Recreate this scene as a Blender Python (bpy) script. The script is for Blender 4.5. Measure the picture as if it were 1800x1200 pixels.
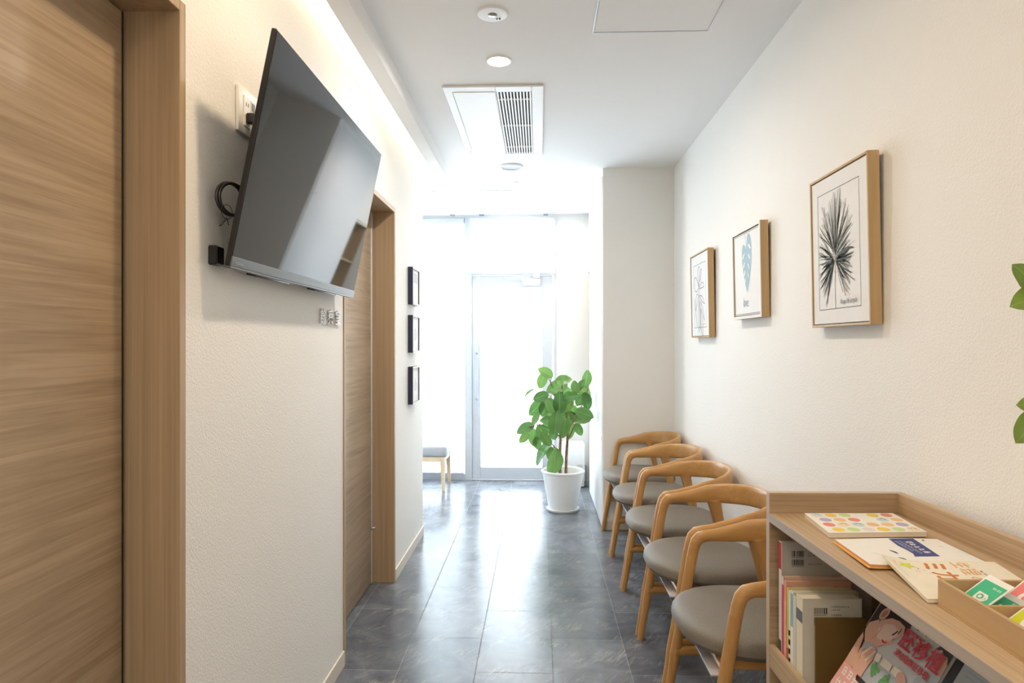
import bpy, bmesh, math, random
from mathutils import Vector, Matrix

S = bpy.context.scene
COL = S.collection
for o in list(bpy.data.objects):
    bpy.data.objects.remove(o)
R = math.radians

# ------------------------------------------------------------------ camera
cam = bpy.data.cameras.new('camera')
cam.sensor_width = 36.0
cam.lens = 1190.0 / 1800.0 * 36.0
cam.shift_y = 4.0 / 1800.0
cam.clip_start = 0.05
co = bpy.data.objects.new('camera', cam)
COL.objects.link(co)
co.location = (0, 0, 1.28)
co.rotation_euler = (R(90), 0, math.atan(47.0 / 1190.0))
S.camera = co

# ------------------------------------------------------------------ world, daylight, exposure
WORLD_STRENGTH = 1.6
w = bpy.data.worlds.new('bright_overcast_sky')
S.world = w
w.use_nodes = True
wb = w.node_tree.nodes['Background']
wb.inputs[0].default_value = (0.86, 0.94, 1.0, 1)
wb.inputs[1].default_value = WORLD_STRENGTH

S.view_settings.view_transform = 'Standard'
S.view_settings.look = 'None'
S.view_settings.gamma = 1.0
S.view_settings.use_curve_mapping = False
S.view_settings.exposure = 0.74
S.cycles.use_denoising = True
S.cycles.max_bounces = 10
S.cycles.diffuse_bounces = 6
S.cycles.transparent_max_bounces = 12
S.cycles.sample_clamp_indirect = 8.0

DAY_W = 40.0       # daylight arriving through the window wall
DOWN_W = 8.5       # each ceiling downlight
COVE_E = 3.4       # emission of the cove strip
WARM = (1.0, 0.90, 0.78)


def daylight(name, x, z, sx, sz, watts):
    l = bpy.data.lights.new(name, 'AREA')
    l.shape = 'RECTANGLE'
    l.size, l.size_y = sx, sz
    l.energy = watts
    l.color = (0.80, 0.91, 1.0)
    o = bpy.data.objects.new(name, l)
    COL.objects.link(o)
    o.location = (x, 6.75, z)
    o.rotation_euler = (R(-90), 0, 0)      # faces -y, into the room
    return o


daylight('daylight_entrance', -0.26, 1.25, 0.95, 2.4, DAY_W)
daylight('daylight_window', -1.85, 1.25, 2.2, 2.4, DAY_W * 2.2)


# ------------------------------------------------------------------ node materials
def new_mat(name):
    m = bpy.data.materials.new(name)
    m.use_nodes = True
    nt = m.node_tree
    b = nt.nodes['Principled BSDF']
    return m, nt, b


def setc(sock, c):
    sock.default_value = (c[0], c[1], c[2], 1)


def plain(name, c, rough=0.5, metal=0.0, spec=0.5, var=0.04, nscale=40.0):
    """slightly mottled surface, so that no finish is dead flat"""
    m, nt, b = new_mat(name)
    b.inputs['Roughness'].default_value = rough
    b.inputs['Metallic'].default_value = metal
    b.inputs['Specular IOR Level'].default_value = spec
    tc = nt.nodes.new('ShaderNodeTexCoord')
    n = nt.nodes.new('ShaderNodeTexNoise')
    n.inputs['Scale'].default_value = nscale
    nt.links.new(tc.outputs['Object'], n.inputs['Vector'])
    r = nt.nodes.new('ShaderNodeValToRGB')
    r.color_ramp.elements[0].position = 0.3
    r.color_ramp.elements[1].position = 0.7
    r.color_ramp.elements[0].color = tuple(max(0, v * (1 - var)) for v in c) + (1,)
    r.color_ramp.elements[1].color = tuple(min(1, v * (1 + var)) for v in c) + (1,)
    nt.links.new(n.outputs[0], r.inputs[0])
    nt.links.new(r.outputs[0], b.inputs['Base Color'])
    return m


def plaster(name, c, scale, strength, dist, rough=0.75):
    m, nt, b = new_mat(name)
    setc(b.inputs['Base Color'], c)
    b.inputs['Roughness'].default_value = rough
    b.inputs['Specular IOR Level'].default_value = 0.25
    tc = nt.nodes.new('ShaderNodeTexCoord')
    n = nt.nodes.new('ShaderNodeTexNoise')
    n.inputs['Scale'].default_value = scale
    n.inputs['Detail'].default_value = 1.0
    n.inputs['Distortion'].default_value = 0.0
    nt.links.new(tc.outputs['Object'], n.inputs['Vector'])
    bp = nt.nodes.new('ShaderNodeBump')
    bp.inputs['Strength'].default_value = strength
    bp.inputs['Distance'].default_value = dist
    nt.links.new(n.outputs[0], bp.inputs['Height'])
    nt.links.new(bp.outputs[0], b.inputs['Normal'])
    return m


def wood(name, light, dark, grain='Y', fine=70.0, rough=0.5, along=1.6, contrast=(0.36, 0.66), spec=0.4):
    m, nt, b = new_mat(name)
    b.inputs['Roughness'].default_value = rough
    b.inputs['Specular IOR Level'].default_value = spec
    tc = nt.nodes.new('ShaderNodeTexCoord')

    def noise(sc_along, sc_across, detail, dist):
        mp = nt.nodes.new('ShaderNodeMapping')
        v = [sc_across] * 3
        v['XYZ'.index(grain)] = sc_along
        mp.inputs['Scale'].default_value = v
        nt.links.new(tc.outputs['Object'], mp.inputs['Vector'])
        n = nt.nodes.new('ShaderNodeTexNoise')
        n.inputs['Scale'].default_value = 1.0
        n.inputs['Detail'].default_value = detail
        n.inputs['Roughness'].default_value = 0.6
        n.inputs['Distortion'].default_value = dist
        nt.links.new(mp.outputs[0], n.inputs['Vector'])
        return n
    n1 = noise(along, fine, 4.0, 0.4)
    n2 = noise(along * 0.5, fine * 0.16, 2.0, 0.8)
    n3 = noise(along * 4, fine * 4.0, 1.0, 0.0)
    mx = nt.nodes.new('ShaderNodeMath')
    mx.operation = 'MULTIPLY_ADD'
    nt.links.new(n2.outputs[0], mx.inputs[0])
    mx.inputs[1].default_value = 0.7
    nt.links.new(n1.outputs[0], mx.inputs[2])
    mx2 = nt.nodes.new('ShaderNodeMath')
    mx2.operation = 'MULTIPLY_ADD'
    nt.links.new(n3.outputs[0], mx2.inputs[0])
    mx2.inputs[1].default_value = 0.3
    nt.links.new(mx.outputs[0], mx2.inputs[2])
    mx3 = nt.nodes.new('ShaderNodeMath')
    mx3.operation = 'MULTIPLY'
    nt.links.new(mx2.outputs[0], mx3.inputs[0])
    mx3.inputs[1].default_value = 0.5
    r = nt.nodes.new('ShaderNodeValToRGB')
    e = r.color_ramp.elements
    e[0].position, e[1].position = contrast
    e[0].color = tuple(dark) + (1,)
    e[1].color = tuple(light) + (1,)
    nt.links.new(mx3.outputs[0], r.inputs[0])
    nt.links.new(r.outputs[0], b.inputs['Base Color'])
    return m


def emit(name, c, s):
    m = bpy.data.materials.new(name)
    m.use_nodes = True
    nt = m.node_tree
    nt.nodes.clear()
    e = nt.nodes.new('ShaderNodeEmission')
    setc(e.inputs[0], c)
    e.inputs[1].default_value = s
    o = nt.nodes.new('ShaderNodeOutputMaterial')
    nt.links.new(e.outputs[0], o.inputs[0])
    return m


def sheet(name, c, translucent, transparent, bump=None):
    """thin light passing sheet: frosted glass or blind cloth"""
    m = bpy.data.materials.new(name)
    m.use_nodes = True
    nt = m.node_tree
    nt.nodes.clear()
    out = nt.nodes.new('ShaderNodeOutputMaterial')
    d = nt.nodes.new('ShaderNodeBsdfDiffuse')
    t = nt.nodes.new('ShaderNodeBsdfTranslucent')
    p = nt.nodes.new('ShaderNodeBsdfTransparent')
    setc(d.inputs[0], c)
    setc(t.inputs[0], c)
    m1 = nt.nodes.new('ShaderNodeMixShader')
    m1.inputs[0].default_value = translucent
    nt.links.new(d.outputs[0], m1.inputs[1])
    nt.links.new(t.outputs[0], m1.inputs[2])
    m2 = nt.nodes.new('ShaderNodeMixShader')
    m2.inputs[0].default_value = transparent
    nt.links.new(m1.outputs[0], m2.inputs[1])
    nt.links.new(p.outputs[0], m2.inputs[2])
    nt.links.new(m2.outputs[0], out.inputs[0])
    return m


def floor_mat():
    m, nt, b = new_mat('slate_vinyl_tile')
    tc = nt.nodes.new('ShaderNodeTexCoord')
    sp = nt.nodes.new('ShaderNodeSeparateXYZ')
    nt.links.new(tc.outputs['Object'], sp.inputs[0])
    au = nt.nodes.new('ShaderNodeMath'); au.inputs[1].default_value = 0.102 + 6.08
    av = nt.nodes.new('ShaderNodeMath'); av.inputs[1].default_value = 0.2475 + 3.03
    nt.links.new(sp.outputs['Y'], au.inputs[0])
    nt.links.new(sp.outputs['X'], av.inputs[0])
    cb = nt.nodes.new('ShaderNodeCombineXYZ')
    nt.links.new(au.outputs[0], cb.inputs[0])
    nt.links.new(av.outputs[0], cb.inputs[1])
    br = nt.nodes.new('ShaderNodeTexBrick')
    br.offset = 0.5
    br.offset_frequency = 2
    br.inputs['Scale'].default_value = 1.0
    br.inputs['Brick Width'].default_value = 0.608
    br.inputs['Row Height'].default_value = 0.303
    br.inputs['Mortar Size'].default_value = 0.0017
    br.inputs['Mortar Smooth'].default_value = 0.0
    br.inputs['Bias'].default_value = 0.0
    setc(br.inputs['Color1'], (0.75, 0.75, 0.75))
    setc(br.inputs['Color2'], (1.1, 1.1, 1.1))
    setc(br.inputs['Mortar'], (1.35, 1.32, 1.27))
    nt.links.new(cb.outputs[0], br.inputs['Vector'])
    # cloudy stone
    n1 = nt.nodes.new('ShaderNodeTexNoise')
    n1.inputs['Scale'].default_value = 5.0
    n1.inputs['Detail'].default_value = 8.0
    n1.inputs['Roughness'].default_value = 0.65
    n1.inputs['Distortion'].default_value = 0.8
    nt.links.new(tc.outputs['Object'], n1.inputs['Vector'])
    r1 = nt.nodes.new('ShaderNodeValToRGB')
    e = r1.color_ramp.elements
    e[0].position, e[1].position = 0.28, 0.75
    e[0].color = (0.072, 0.084, 0.103, 1)
    e[1].color = (0.215, 0.234, 0.268, 1)
    nt.links.new(n1.outputs[0], r1.inputs[0])
    # thin pale veins
    n2 = nt.nodes.new('ShaderNodeTexNoise')
    n2.inputs['Scale'].default_value = 1.0
    n2.inputs['Detail'].default_value = 5.0
    n2.inputs['Roughness'].default_value = 0.62
    n2.inputs['Distortion'].default_value = 0.5
    mr = nt.nodes.new('ShaderNodeMapping')
    mr.inputs['Rotation'].default_value = (0, 0, 0.55)
    mp = nt.nodes.new('ShaderNodeMapping')
    mp.inputs['Scale'].default_value = (22.0, 3.2, 1)
    nt.links.new(tc.outputs['Object'], mr.inputs['Vector'])
    nt.links.new(mr.outputs[0], mp.inputs['Vector'])
    nt.links.new(mp.outputs[0], n2.inputs['Vector'])
    r2 = nt.nodes.new('ShaderNodeValToRGB')
    e = r2.color_ramp.elements
    e[0].position, e[1].position = 0.47, 0.53
    e[0].color = (0, 0, 0, 1)
    e[1].color = (0, 0, 0, 1)
    c = e.new(0.5)
    c.color = (1, 1, 1, 1)
    nt.links.new(n2.outputs[0], r2.inputs[0])
    n3 = nt.nodes.new('ShaderNodeTexNoise')
    n3.inputs['Scale'].default_value = 7.0
    n3.inputs['Detail'].default_value = 3.0
    nt.links.new(tc.outputs['Object'], n3.inputs['Vector'])
    r3 = nt.nodes.new('ShaderNodeValToRGB')
    r3.color_ramp.elements[0].position = 0.48
    r3.color_ramp.elements[1].position = 0.70
    nt.links.new(n3.outputs[0], r3.inputs[0])
    mv = nt.nodes.new('ShaderNodeMath'); mv.operation = 'MULTIPLY'
    nt.links.new(r2.outputs[0], mv.inputs[0])
    nt.links.new(r3.outputs[0], mv.inputs[1])
    mvs = nt.nodes.new('ShaderNodeMath'); mvs.operation = 'MULTIPLY'
    nt.links.new(mv.outputs[0], mvs.inputs[0])
    mvs.inputs[1].default_value = 0.8
    mix = nt.nodes.new('ShaderNodeMix'); mix.data_type = 'RGBA'
    nt.links.new(mvs.outputs[0], mix.inputs['Factor'])
    nt.links.new(r1.outputs[0], mix.inputs['A'])
    setc(mix.inputs['B'], (0.40, 0.39, 0.375))
    mu = nt.nodes.new('ShaderNodeMix'); mu.data_type = 'RGBA'; mu.blend_type = 'MULTIPLY'
    mu.inputs['Factor'].default_value = 1.0
    nt.links.new(mix.outputs['Result'], mu.inputs['A'])
    nt.links.new(br.outputs['Color'], mu.inputs['B'])
    nt.links.new(mu.outputs['Result'], b.inputs['Base Color'])
    rr = nt.nodes.new('ShaderNodeMapRange')
    rr.inputs['To Min'].default_value = 0.16
    rr.inputs['To Max'].default_value = 0.32
    nt.links.new(n1.outputs[0], rr.inputs['Value'])
    rm = nt.nodes.new('ShaderNodeMath'); rm.operation = 'MAXIMUM'
    nt.links.new(rr.outputs[0], rm.inputs[0])
    nt.links.new(br.outputs['Fac'], rm.inputs[1])
    nt.links.new(rm.outputs[0], b.inputs['Roughness'])
    b.inputs['Specular IOR Level'].default_value = 0.38
    bp = nt.nodes.new('ShaderNodeBump')
    bp.inputs['Strength'].default_value = 0.12
    bp.inputs['Distance'].default_value = 0.002
    nt.links.new(n1.outputs[0], bp.inputs['Height'])
    nt.links.new(bp.outputs[0], b.inputs['Normal'])
    return m


def fabric(name, c):
    m, nt, b = new_mat(name)
    b.inputs['Roughness'].default_value = 0.55
    b.inputs['Specular IOR Level'].default_value = 0.4
    tc = nt.nodes.new('ShaderNodeTexCoord')
    n = nt.nodes.new('ShaderNodeTexNoise')
    n.inputs['Scale'].default_value = 420.0
    n.inputs['Detail'].default_value = 2.0
    nt.links.new(tc.outputs['Object'], n.inputs['Vector'])
    r = nt.nodes.new('ShaderNodeValToRGB')
    r.color_ramp.elements[0].position = 0.3
    r.color_ramp.elements[1].position = 0.7
    r.color_ramp.elements[0].color = tuple(v * 0.78 for v in c) + (1,)
    r.color_ramp.elements[1].color = tuple(min(1, v * 1.2) for v in c) + (1,)
    nt.links.new(n.outputs[0], r.inputs[0])
    nt.links.new(r.outputs[0], b.inputs['Base Color'])
    bp = nt.nodes.new('ShaderNodeBump')
    bp.inputs['Strength'].default_value = 0.2
    bp.inputs['Distance'].default_value = 0.0006
    nt.links.new(n.outputs[0], bp.inputs['Height'])
    nt.links.new(bp.outputs[0], b.inputs['Normal'])
    return m


def leaf_mat(name, c1, c2, vein):
    m = bpy.data.materials.new(name)
    m.use_nodes = True
    nt = m.node_tree
    b = nt.nodes['Principled BSDF']
    out = nt.nodes['Material Output']
    b.inputs['Roughness'].default_value = 0.35
    tc = nt.nodes.new('ShaderNodeTexCoord')
    sp = nt.nodes.new('ShaderNodeSeparateXYZ')
    nt.links.new(tc.outputs['Object'], sp.inputs[0])
    ab = nt.nodes.new('ShaderNodeMath'); ab.operation = 'ABSOLUTE'
    nt.links.new(sp.outputs['Y'], ab.inputs[0])
    r = nt.nodes.new('ShaderNodeValToRGB')
    e = r.color_ramp.elements
    e[0].position, e[1].position = 0.010, 0.022
    e[0].color = tuple(vein) + (1,)
    e[1].color = (0, 0, 0, 1)
    n = nt.nodes.new('ShaderNodeTexNoise')
    n.inputs['Scale'].default_value = 2.5
    oi = nt.nodes.new('ShaderNodeObjectInfo')
    nt.links.new(tc.outputs['Object'], n.inputs['Vector'])
    ad = nt.nodes.new('ShaderNodeMath'); ad.operation = 'MULTIPLY_ADD'
    nt.links.new(oi.outputs['Random'], ad.inputs[0]); ad.inputs[1].default_value = 0.75
    ms = nt.nodes.new('ShaderNodeMath'); ms.operation = 'MULTIPLY'
    nt.links.new(n.outputs[0], ms.inputs[0]); ms.inputs[1].default_value = 0.35
    nt.links.new(ms.outputs[0], ad.inputs[2])
    r2 = nt.nodes.new('ShaderNodeValToRGB')
    r2.color_ramp.elements[0].color = tuple(c1) + (1,)
    r2.color_ramp.elements[1].color = tuple(c2) + (1,)
    nt.links.new(ad.outputs[0], r2.inputs[0])
    nt.links.new(ab.outputs[0], r.inputs[0])
    mx = nt.nodes.new('ShaderNodeMix'); mx.data_type = 'RGBA'; mx.blend_type = 'ADD'
    mx.inputs['Factor'].default_value = 1.0
    nt.links.new(r2.outputs[0], mx.inputs['A'])
    nt.links.new(r.outputs[0], mx.inputs['B'])
    nt.links.new(mx.outputs['Result'], b.inputs['Base Color'])
    t = nt.nodes.new('ShaderNodeBsdfTranslucent')
    nt.links.new(mx.outputs['Result'], t.inputs[0])
    ms2 = nt.nodes.new('ShaderNodeMixShader')
    ms2.inputs[0].default_value = 0.45
    nt.links.new(b.outputs[0], ms2.inputs[1])
    nt.links.new(t.outputs[0], ms2.inputs[2])
    nt.links.new(ms2.outputs[0], out.inputs[0])
    return m


M = {}
M['wall'] = plaster('cream_textured_wallpaper', (0.86, 0.85, 0.82), 190.0, 0.5, 0.0026)
M['ceil'] = plaster('white_ceiling_paper', (0.86, 0.86, 0.86), 90.0, 0.12, 0.001)
M['floor'] = floor_mat()
M['white'] = plain('white_paint', (0.84, 0.84, 0.84), 0.45, var=0.01)
M['offwhite'] = plain('off_white_plastic', (0.80, 0.79, 0.75), 0.4, var=0.01)
M['base'] = plain('beige_vinyl_skirting', (0.70, 0.65, 0.57), 0.5, var=0.02)
M['alu'] = plain('satin_aluminium', (0.74, 0.76, 0.80), 0.38, metal=0.55, var=0.02)
M['sash'] = plain('pale_silver_sash', (0.54, 0.57, 0.62), 0.45, metal=0.2, var=0.02)
M['steel'] = plain('brushed_steel', (0.62, 0.63, 0.65), 0.3, metal=1.0, var=0.05)
M['dark'] = plain('shade_and_plinth_black', (0.02, 0.02, 0.02), 0.7)
M['black'] = plain('black_plastic', (0.012, 0.012, 0.013), 0.4, var=0.1)
M['bezel'] = plain('grey_bezel', (0.10, 0.105, 0.115), 0.3, var=0.05)
M['screen'] = plain('dark_glossy_screen', (0.010, 0.010, 0.011), 0.035, spec=0.75, var=0.0)
M['door'] = wood('ash_door_veneer', (0.48, 0.36, 0.24), (0.325, 0.23, 0.142), 'Y', 70.0, 0.46, 2.0, (0.38, 0.60), spec=0.4)
M['casing'] = wood('ash_casing_veneer', (0.48, 0.345, 0.21), (0.36, 0.25, 0.145), 'Z', 110.0, 0.5, 1.2, (0.36, 0.62))
M['cab'] = wood('ash_melamine_lengthwise', (0.58, 0.425, 0.265), (0.41, 0.285, 0.165), 'Y', 120.0, 0.5, 1.2, (0.40, 0.60))
M['cabx'] = wood('ash_melamine_crosswise', (0.50, 0.355, 0.215), (0.33, 0.22, 0.125), 'X', 120.0, 0.5, 2.5, (0.38, 0.6))
M['cabz'] = wood('ash_edge_band', (0.56, 0.44, 0.33), (0.47, 0.36, 0.27), 'Z', 110.0, 0.5, 1.6)
M['oak'] = wood('honey_oak', (0.58, 0.325, 0.115), (0.44, 0.225, 0.070), 'X', 46.0, 0.33, 3.0, (0.34, 0.66), spec=0.5)
M['oakz'] = wood('honey_oak_upright', (0.57, 0.32, 0.115), (0.44, 0.225, 0.070), 'Z', 60.0, 0.33, 3.0, (0.34, 0.66), spec=0.5)
M['tray'] = wood('pale_beech_tray', (0.56, 0.38, 0.19), (0.47, 0.30, 0.14), 'Y', 30.0, 0.5, 2.0)
M['birch'] = wood('pale_birch', (0.75, 0.60, 0.42), (0.66, 0.50, 0.33), 'Z', 50.0, 0.5, 2.0)
M['frame'] = wood('light_oak_frame', (0.58, 0.40, 0.20), (0.46, 0.30, 0.14), 'Z', 60.0, 0.5, 2.0)
M['fabric'] = fabric('taupe_grey_upholstery', (0.175, 0.155, 0.125))
M['bench'] = fabric('pale_grey_leatherette', (0.40, 0.42, 0.45))
M['glass'] = sheet('frosted_glass', (0.95, 0.97, 0.98), 0.9, 0.35)
M['blind'] = sheet('white_blind_cloth', (0.93, 0.95, 0.96), 0.72, 0.06)
M['pot'] = plain('white_glazed_pot', (0.82, 0.82, 0.81), 0.3, var=0.01)
M['gravel'] = plain('grey_gravel', (0.30, 0.28, 0.25), 0.9, var=0.5, nscale=160)
M['bark'] = plain('brown_bark', (0.22, 0.13, 0.07), 0.8, var=0.4, nscale=60)
M['leaf'] = leaf_mat('fresh_green_leaf', (0.055, 0.160, 0.042), (0.17, 0.315, 0.080), (0.07, 0.09, 0.03))
M['leafn'] = leaf_mat('olive_green_leaf', (0.12, 0.20, 0.035), (0.24, 0.34, 0.06), (0.05, 0.05, 0.02))
M['lamp'] = emit('warm_lamp_disc', (1.0, 0.88, 0.70), 12.0)
M['cove'] = emit('warm_cove_strip', (1.0, 0.80, 0.54), COVE_E)
M['paper'] = plain('white_paper', (0.80, 0.78, 0.72), 0.6, var=0.01)
M['cream'] = plain('cream_paper', (0.80, 0.74, 0.60), 0.6, var=0.02)
M['mat'] = plain('white_print_card', (0.82, 0.82, 0.82), 0.7, spec=0.15, var=0.01)
M['ink'] = plain('black_ink', (0.016, 0.019, 0.017), 0.7, spec=0.05)
M['greyink'] = plain('grey_ink', (0.16, 0.17, 0.20), 0.7, spec=0.05)


def flat(name, c, rough=0.5):
    key = 'c_' + name
    if key not in M:
        M[key] = plain(name, c, rough, spec=0.15, var=0.02)
    return M[key]


# ------------------------------------------------------------------ mesh builder
class B:
    def __init__(self):
        self.bm = bmesh.new()

    def quadface(self, pts, m=0):
        vs = [self.bm.verts.new(p) for p in pts]
        f = self.bm.faces.new(vs)
        f.material_index = m
        return f

    def box(self, x0, x1, y0, y1, z0, z1, m=0, bev=0.0, seg=2):
        t = bmesh.new()
        r = bmesh.ops.create_cube(t, size=1.0)
        for v in t.verts:
            v.co = Vector((x0 + (v.co.x + .5) * (x1 - x0), y0 + (v.co.y + .5) * (y1 - y0), z0 + (v.co.z + .5) * (z1 - z0)))
        if bev > 0:
            bmesh.ops.bevel(t, geom=list(t.edges), offset=bev, segments=seg, affect='EDGES', profile=0.5)
        self.merge(t, m)
        return self

    def merge(self, t, m=0, mat=None):
        mp = {}
        for v in t.verts:
            mp[v] = self.bm.verts.new(mat @ v.co if mat else v.co)
        for f in t.faces:
            try:
                g = self.bm.faces.new([mp[v] for v in f.verts])
                g.material_index = m
            except ValueError:
                pass
        t.free()

    def rings(self, rings, m=0, cap0=True, cap1=True, closed=False):
        vr = [[self.bm.verts.new(p) for p in r] for r in rings]
        n = len(vr[0])
        rng = range(len(vr)) if closed else range(len(vr) - 1)
        for i in rng:
            a, b = vr[i], vr[(i + 1) % len(vr)]
            for k in range(n):
                f = self.bm.faces.new([a[k], a[(k + 1) % n], b[(k + 1) % n], b[k]])
                f.material_index = m
        if not closed:
            if cap0:
                f = self.bm.faces.new(list(reversed(vr[0]))); f.material_index = m
            if cap1:
                f = self.bm.faces.new(vr[-1]); f.material_index = m
        return self

    def tube(self, pts, rad, n=10, m=0, closed=False):
        pts = [Vector(p) for p in pts]
        if not hasattr(rad, '__len__'):
            rad = [rad] * len(pts)
        ref = None
        rings = []
        N = len(pts)
        for i, p in enumerate(pts):
            if closed:
                t = (pts[(i + 1) % N] - pts[i - 1]).normalized()
            else:
                t = (pts[min(i + 1, N - 1)] - pts[max(i - 1, 0)]).normalized()
            if ref is None:
                ref = Vector((0, 0, 1)) if abs(t.z) < 0.9 else Vector((1, 0, 0))
            a = (ref - t * ref.dot(t)).normalized()
            ref = a
            b = t.cross(a)
            rings.append([p + (a * math.cos(2 * math.pi * k / n) + b * math.sin(2 * math.pi * k / n)) * rad[i] for k in range(n)])
        return self.rings(rings, m, closed=closed)

    def lathe(self, prof, n=32, m=0, c=(0, 0, 0), cap0=True, cap1=True):
        rings = [[Vector((c[0] + r * math.cos(2 * math.pi * k / n), c[1] + r * math.sin(2 * math.pi * k / n), c[2] + z)) for k in range(n)] for r, z in prof]
        return self.rings(rings, m, cap0, cap1)

    def build(self, name, mats, parent=None, loc=None, rot=None, smooth=True, ang=35):
        bm = self.bm
        bmesh.ops.recalc_face_normals(bm, faces=bm.faces)
        if smooth:
            for f in bm.faces:
                f.smooth = True
            for e in bm.edges:
                if len(e.link_faces) == 2:
                    if e.calc_face_angle(0) > R(ang) or e.link_faces[0].material_index != e.link_faces[1].material_index:
                        e.smooth = False
        me = bpy.data.meshes.new(name)
        bm.to_mesh(me)
        bm.free()
        for mm in (mats if isinstance(mats, (list, tuple)) else [mats]):
            me.materials.append(mm)
        o = bpy.data.objects.new(name, me)
        COL.objects.link(o)
        if parent:
            o.parent = parent
        if loc:
            o.location = loc
        if rot:
            o.rotation_euler = rot
        return o


def tag(o, label=None, cat=None, group=None, kind=None):
    if label: o['label'] = label
    if cat: o['category'] = cat
    if group: o['group'] = group
    if kind: o['kind'] = kind
    return o


def thing(name, label, cat, loc=(0, 0, 0), rot=(0, 0, 0), group=None, kind=None):
    o = bpy.data.objects.new(name, None)
    o.empty_display_size = 0.1
    COL.objects.link(o)
    o.location = loc
    o.rotation_euler = rot
    return tag(o, label, cat, group, kind)


def boxobj(name, x0, x1, y0, y1, z0, z1, m, parent=None, bev=0.0):
    return B().box(x0, x1, y0, y1, z0, z1, 0, bev).build(name, m, parent)


def struct(name, b, m, label=None):
    o = b.build(name, m)
    o['kind'] = 'structure'
    if label: o['label'] = label
    return o


def copy_tree(o, parent=None):
    c = o.copy()
    COL.objects.link(c)
    if parent:
        c.parent = parent
    for ch in [k for k in bpy.data.objects if k.parent == o]:
        copy_tree(ch, c)
    return c


_tc = {}


def text_mesh(s, size=1.0, extrude=0.0, offset=0.0):
    """triangulated outline of a piece of writing, as (verts, faces)"""
    key = (s, extrude, offset)
    if key not in _tc:
        cu = bpy.data.curves.new('writing', 'FONT')
        cu.body = s
        cu.size = 1.0
        cu.extrude = extrude
        cu.offset = offset
        cu.align_x = 'LEFT'
        ob = bpy.data.objects.new('writing', cu)
        COL.objects.link(ob)
        dg = bpy.context.evaluated_depsgraph_get()
        me = ob.evaluated_get(dg).to_mesh()
        vs = [tuple(v.co) for v in me.vertices]
        fs = [tuple(p.vertices) for p in me.polygons]
        ob.evaluated_get(dg).to_mesh_clear()
        bpy.data.objects.remove(ob)
        bpy.data.curves.remove(cu)
        _tc[key] = (vs, fs)
    vs, fs = _tc[key]
    return [(x * size, y * size, z * size) for x, y, z in vs], fs


class Art:
    """flat artwork laid on a plane: o origin, a right, b up, n towards the viewer"""
    def __init__(self, bld, o, a, b, lift=0.0004):
        self.B = bld
        self.o = Vector(o); self.a = Vector(a).normalized(); self.b = Vector(b).normalized()
        self.n = self.a.cross(self.b).normalized()
        self.lift = lift
        self.k = 1

    def P(self, x, y, k):
        return self.o + self.a * x + self.b * y + self.n * (self.lift * k)

    def poly(self, pts, m, k=None):
        k = k or self.k
        vs = [self.B.bm.verts.new(self.P(x, y, k)) for x, y in pts]
        try:
            f = self.B.bm.faces.new(vs)
            f.material_index = m
            if len(vs) > 4:
                bmesh.ops.triangulate(self.B.bm, faces=[f])
        except ValueError:
            pass

    def rect(self, x0, y0, x1, y1, m, k=None):
        self.poly([(x0, y0), (x1, y0), (x1, y1), (x0, y1)], m, k)

    def ell(self, cx, cy, rx, ry, m, k=None, rot=0.0, n=20):
        c, s = math.cos(rot), math.sin(rot)
        self.poly([(cx + rx * math.cos(t) * c - ry * math.sin(t) * s, cy + rx * math.cos(t) * s + ry * math.sin(t) * c)
                   for t in [2 * math.pi * i / n for i in range(n)]], m, k)

    def stroke(self, pts, wd, m, k=None):
        k = k or self.k
        n = len(pts)
        if not hasattr(wd, '__len__'):
            wd = [wd] * n
        L = []
        for i, (x, y) in enumerate(pts):
            x0, y0 = pts[max(0, i - 1)]
            x1, y1 = pts[min(n - 1, i + 1)]
            d = math.hypot(x1 - x0, y1 - y0) or 1
            nx, ny = -(y1 - y0) / d, (x1 - x0) / d
            L.append(((x + nx * wd[i] / 2, y + ny * wd[i] / 2), (x - nx * wd[i] / 2, y - ny * wd[i] / 2)))
        for i in range(n - 1):
            vs = [self.B.bm.verts.new(self.P(*q, k)) for q in (L[i][0], L[i][1], L[i + 1][1], L[i + 1][0])]
            f = self.B.bm.faces.new(vs)
            f.material_index = m

    def bold(self, s, x, y, size, m, k=None, wt=0.03, **kw):
        """heavier lettering: the same writing struck several times, a hair apart"""
        d = size * wt
        for i, (ax, ay) in enumerate(((-d, 0), (d, 0), (0, -d), (0, d), (0, 0))):
            self.text(s, x + ax, y + ay, size, m, (k or self.k) + 0.12 * i, **kw)

    def marks(self, n, x, y, size, m, k=None, seed=1, wt=0.13):
        """a line of small print too fine to read: little stroke clusters"""
        rn = random.Random(seed)
        for i in range(n):
            x0 = x + i * size
            for j in range(rn.choice((2, 3))):
                yy = y + size * (0.1 + 0.32 * j)
                self.rect(x0 + size * rn.uniform(.05, .2), yy, x0 + size * rn.uniform(.65, .9), yy + size * wt, m, k)
            for j in range(rn.choice((1, 2))):
                xx = x0 + size * (0.2 + 0.4 * j)
                self.rect(xx, y + size * rn.uniform(.05, .2), xx + size * wt, y + size * rn.uniform(.7, .9), m, (k or self.k) + .3)

    def text(self, s, x, y, size, m, k=None, shear=0.0, offset=0.0, sx=1.0, rot=0.0):
        k = k or self.k
        vs, fs = text_mesh(s, size, 0.0, offset)
        c, sn = math.cos(rot), math.sin(rot)
        V = []
        for vx, vy, vz in vs:
            vx = vx * sx + vy * shear
            V.append(self.B.bm.verts.new(self.P(x + vx * c - vy * sn, y + vx * sn + vy * c, k)))
        for f in fs:
            try:
                g = self.B.bm.faces.new([V[i] for i in f])
                g.material_index = m
            except ValueError:
                pass


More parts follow.
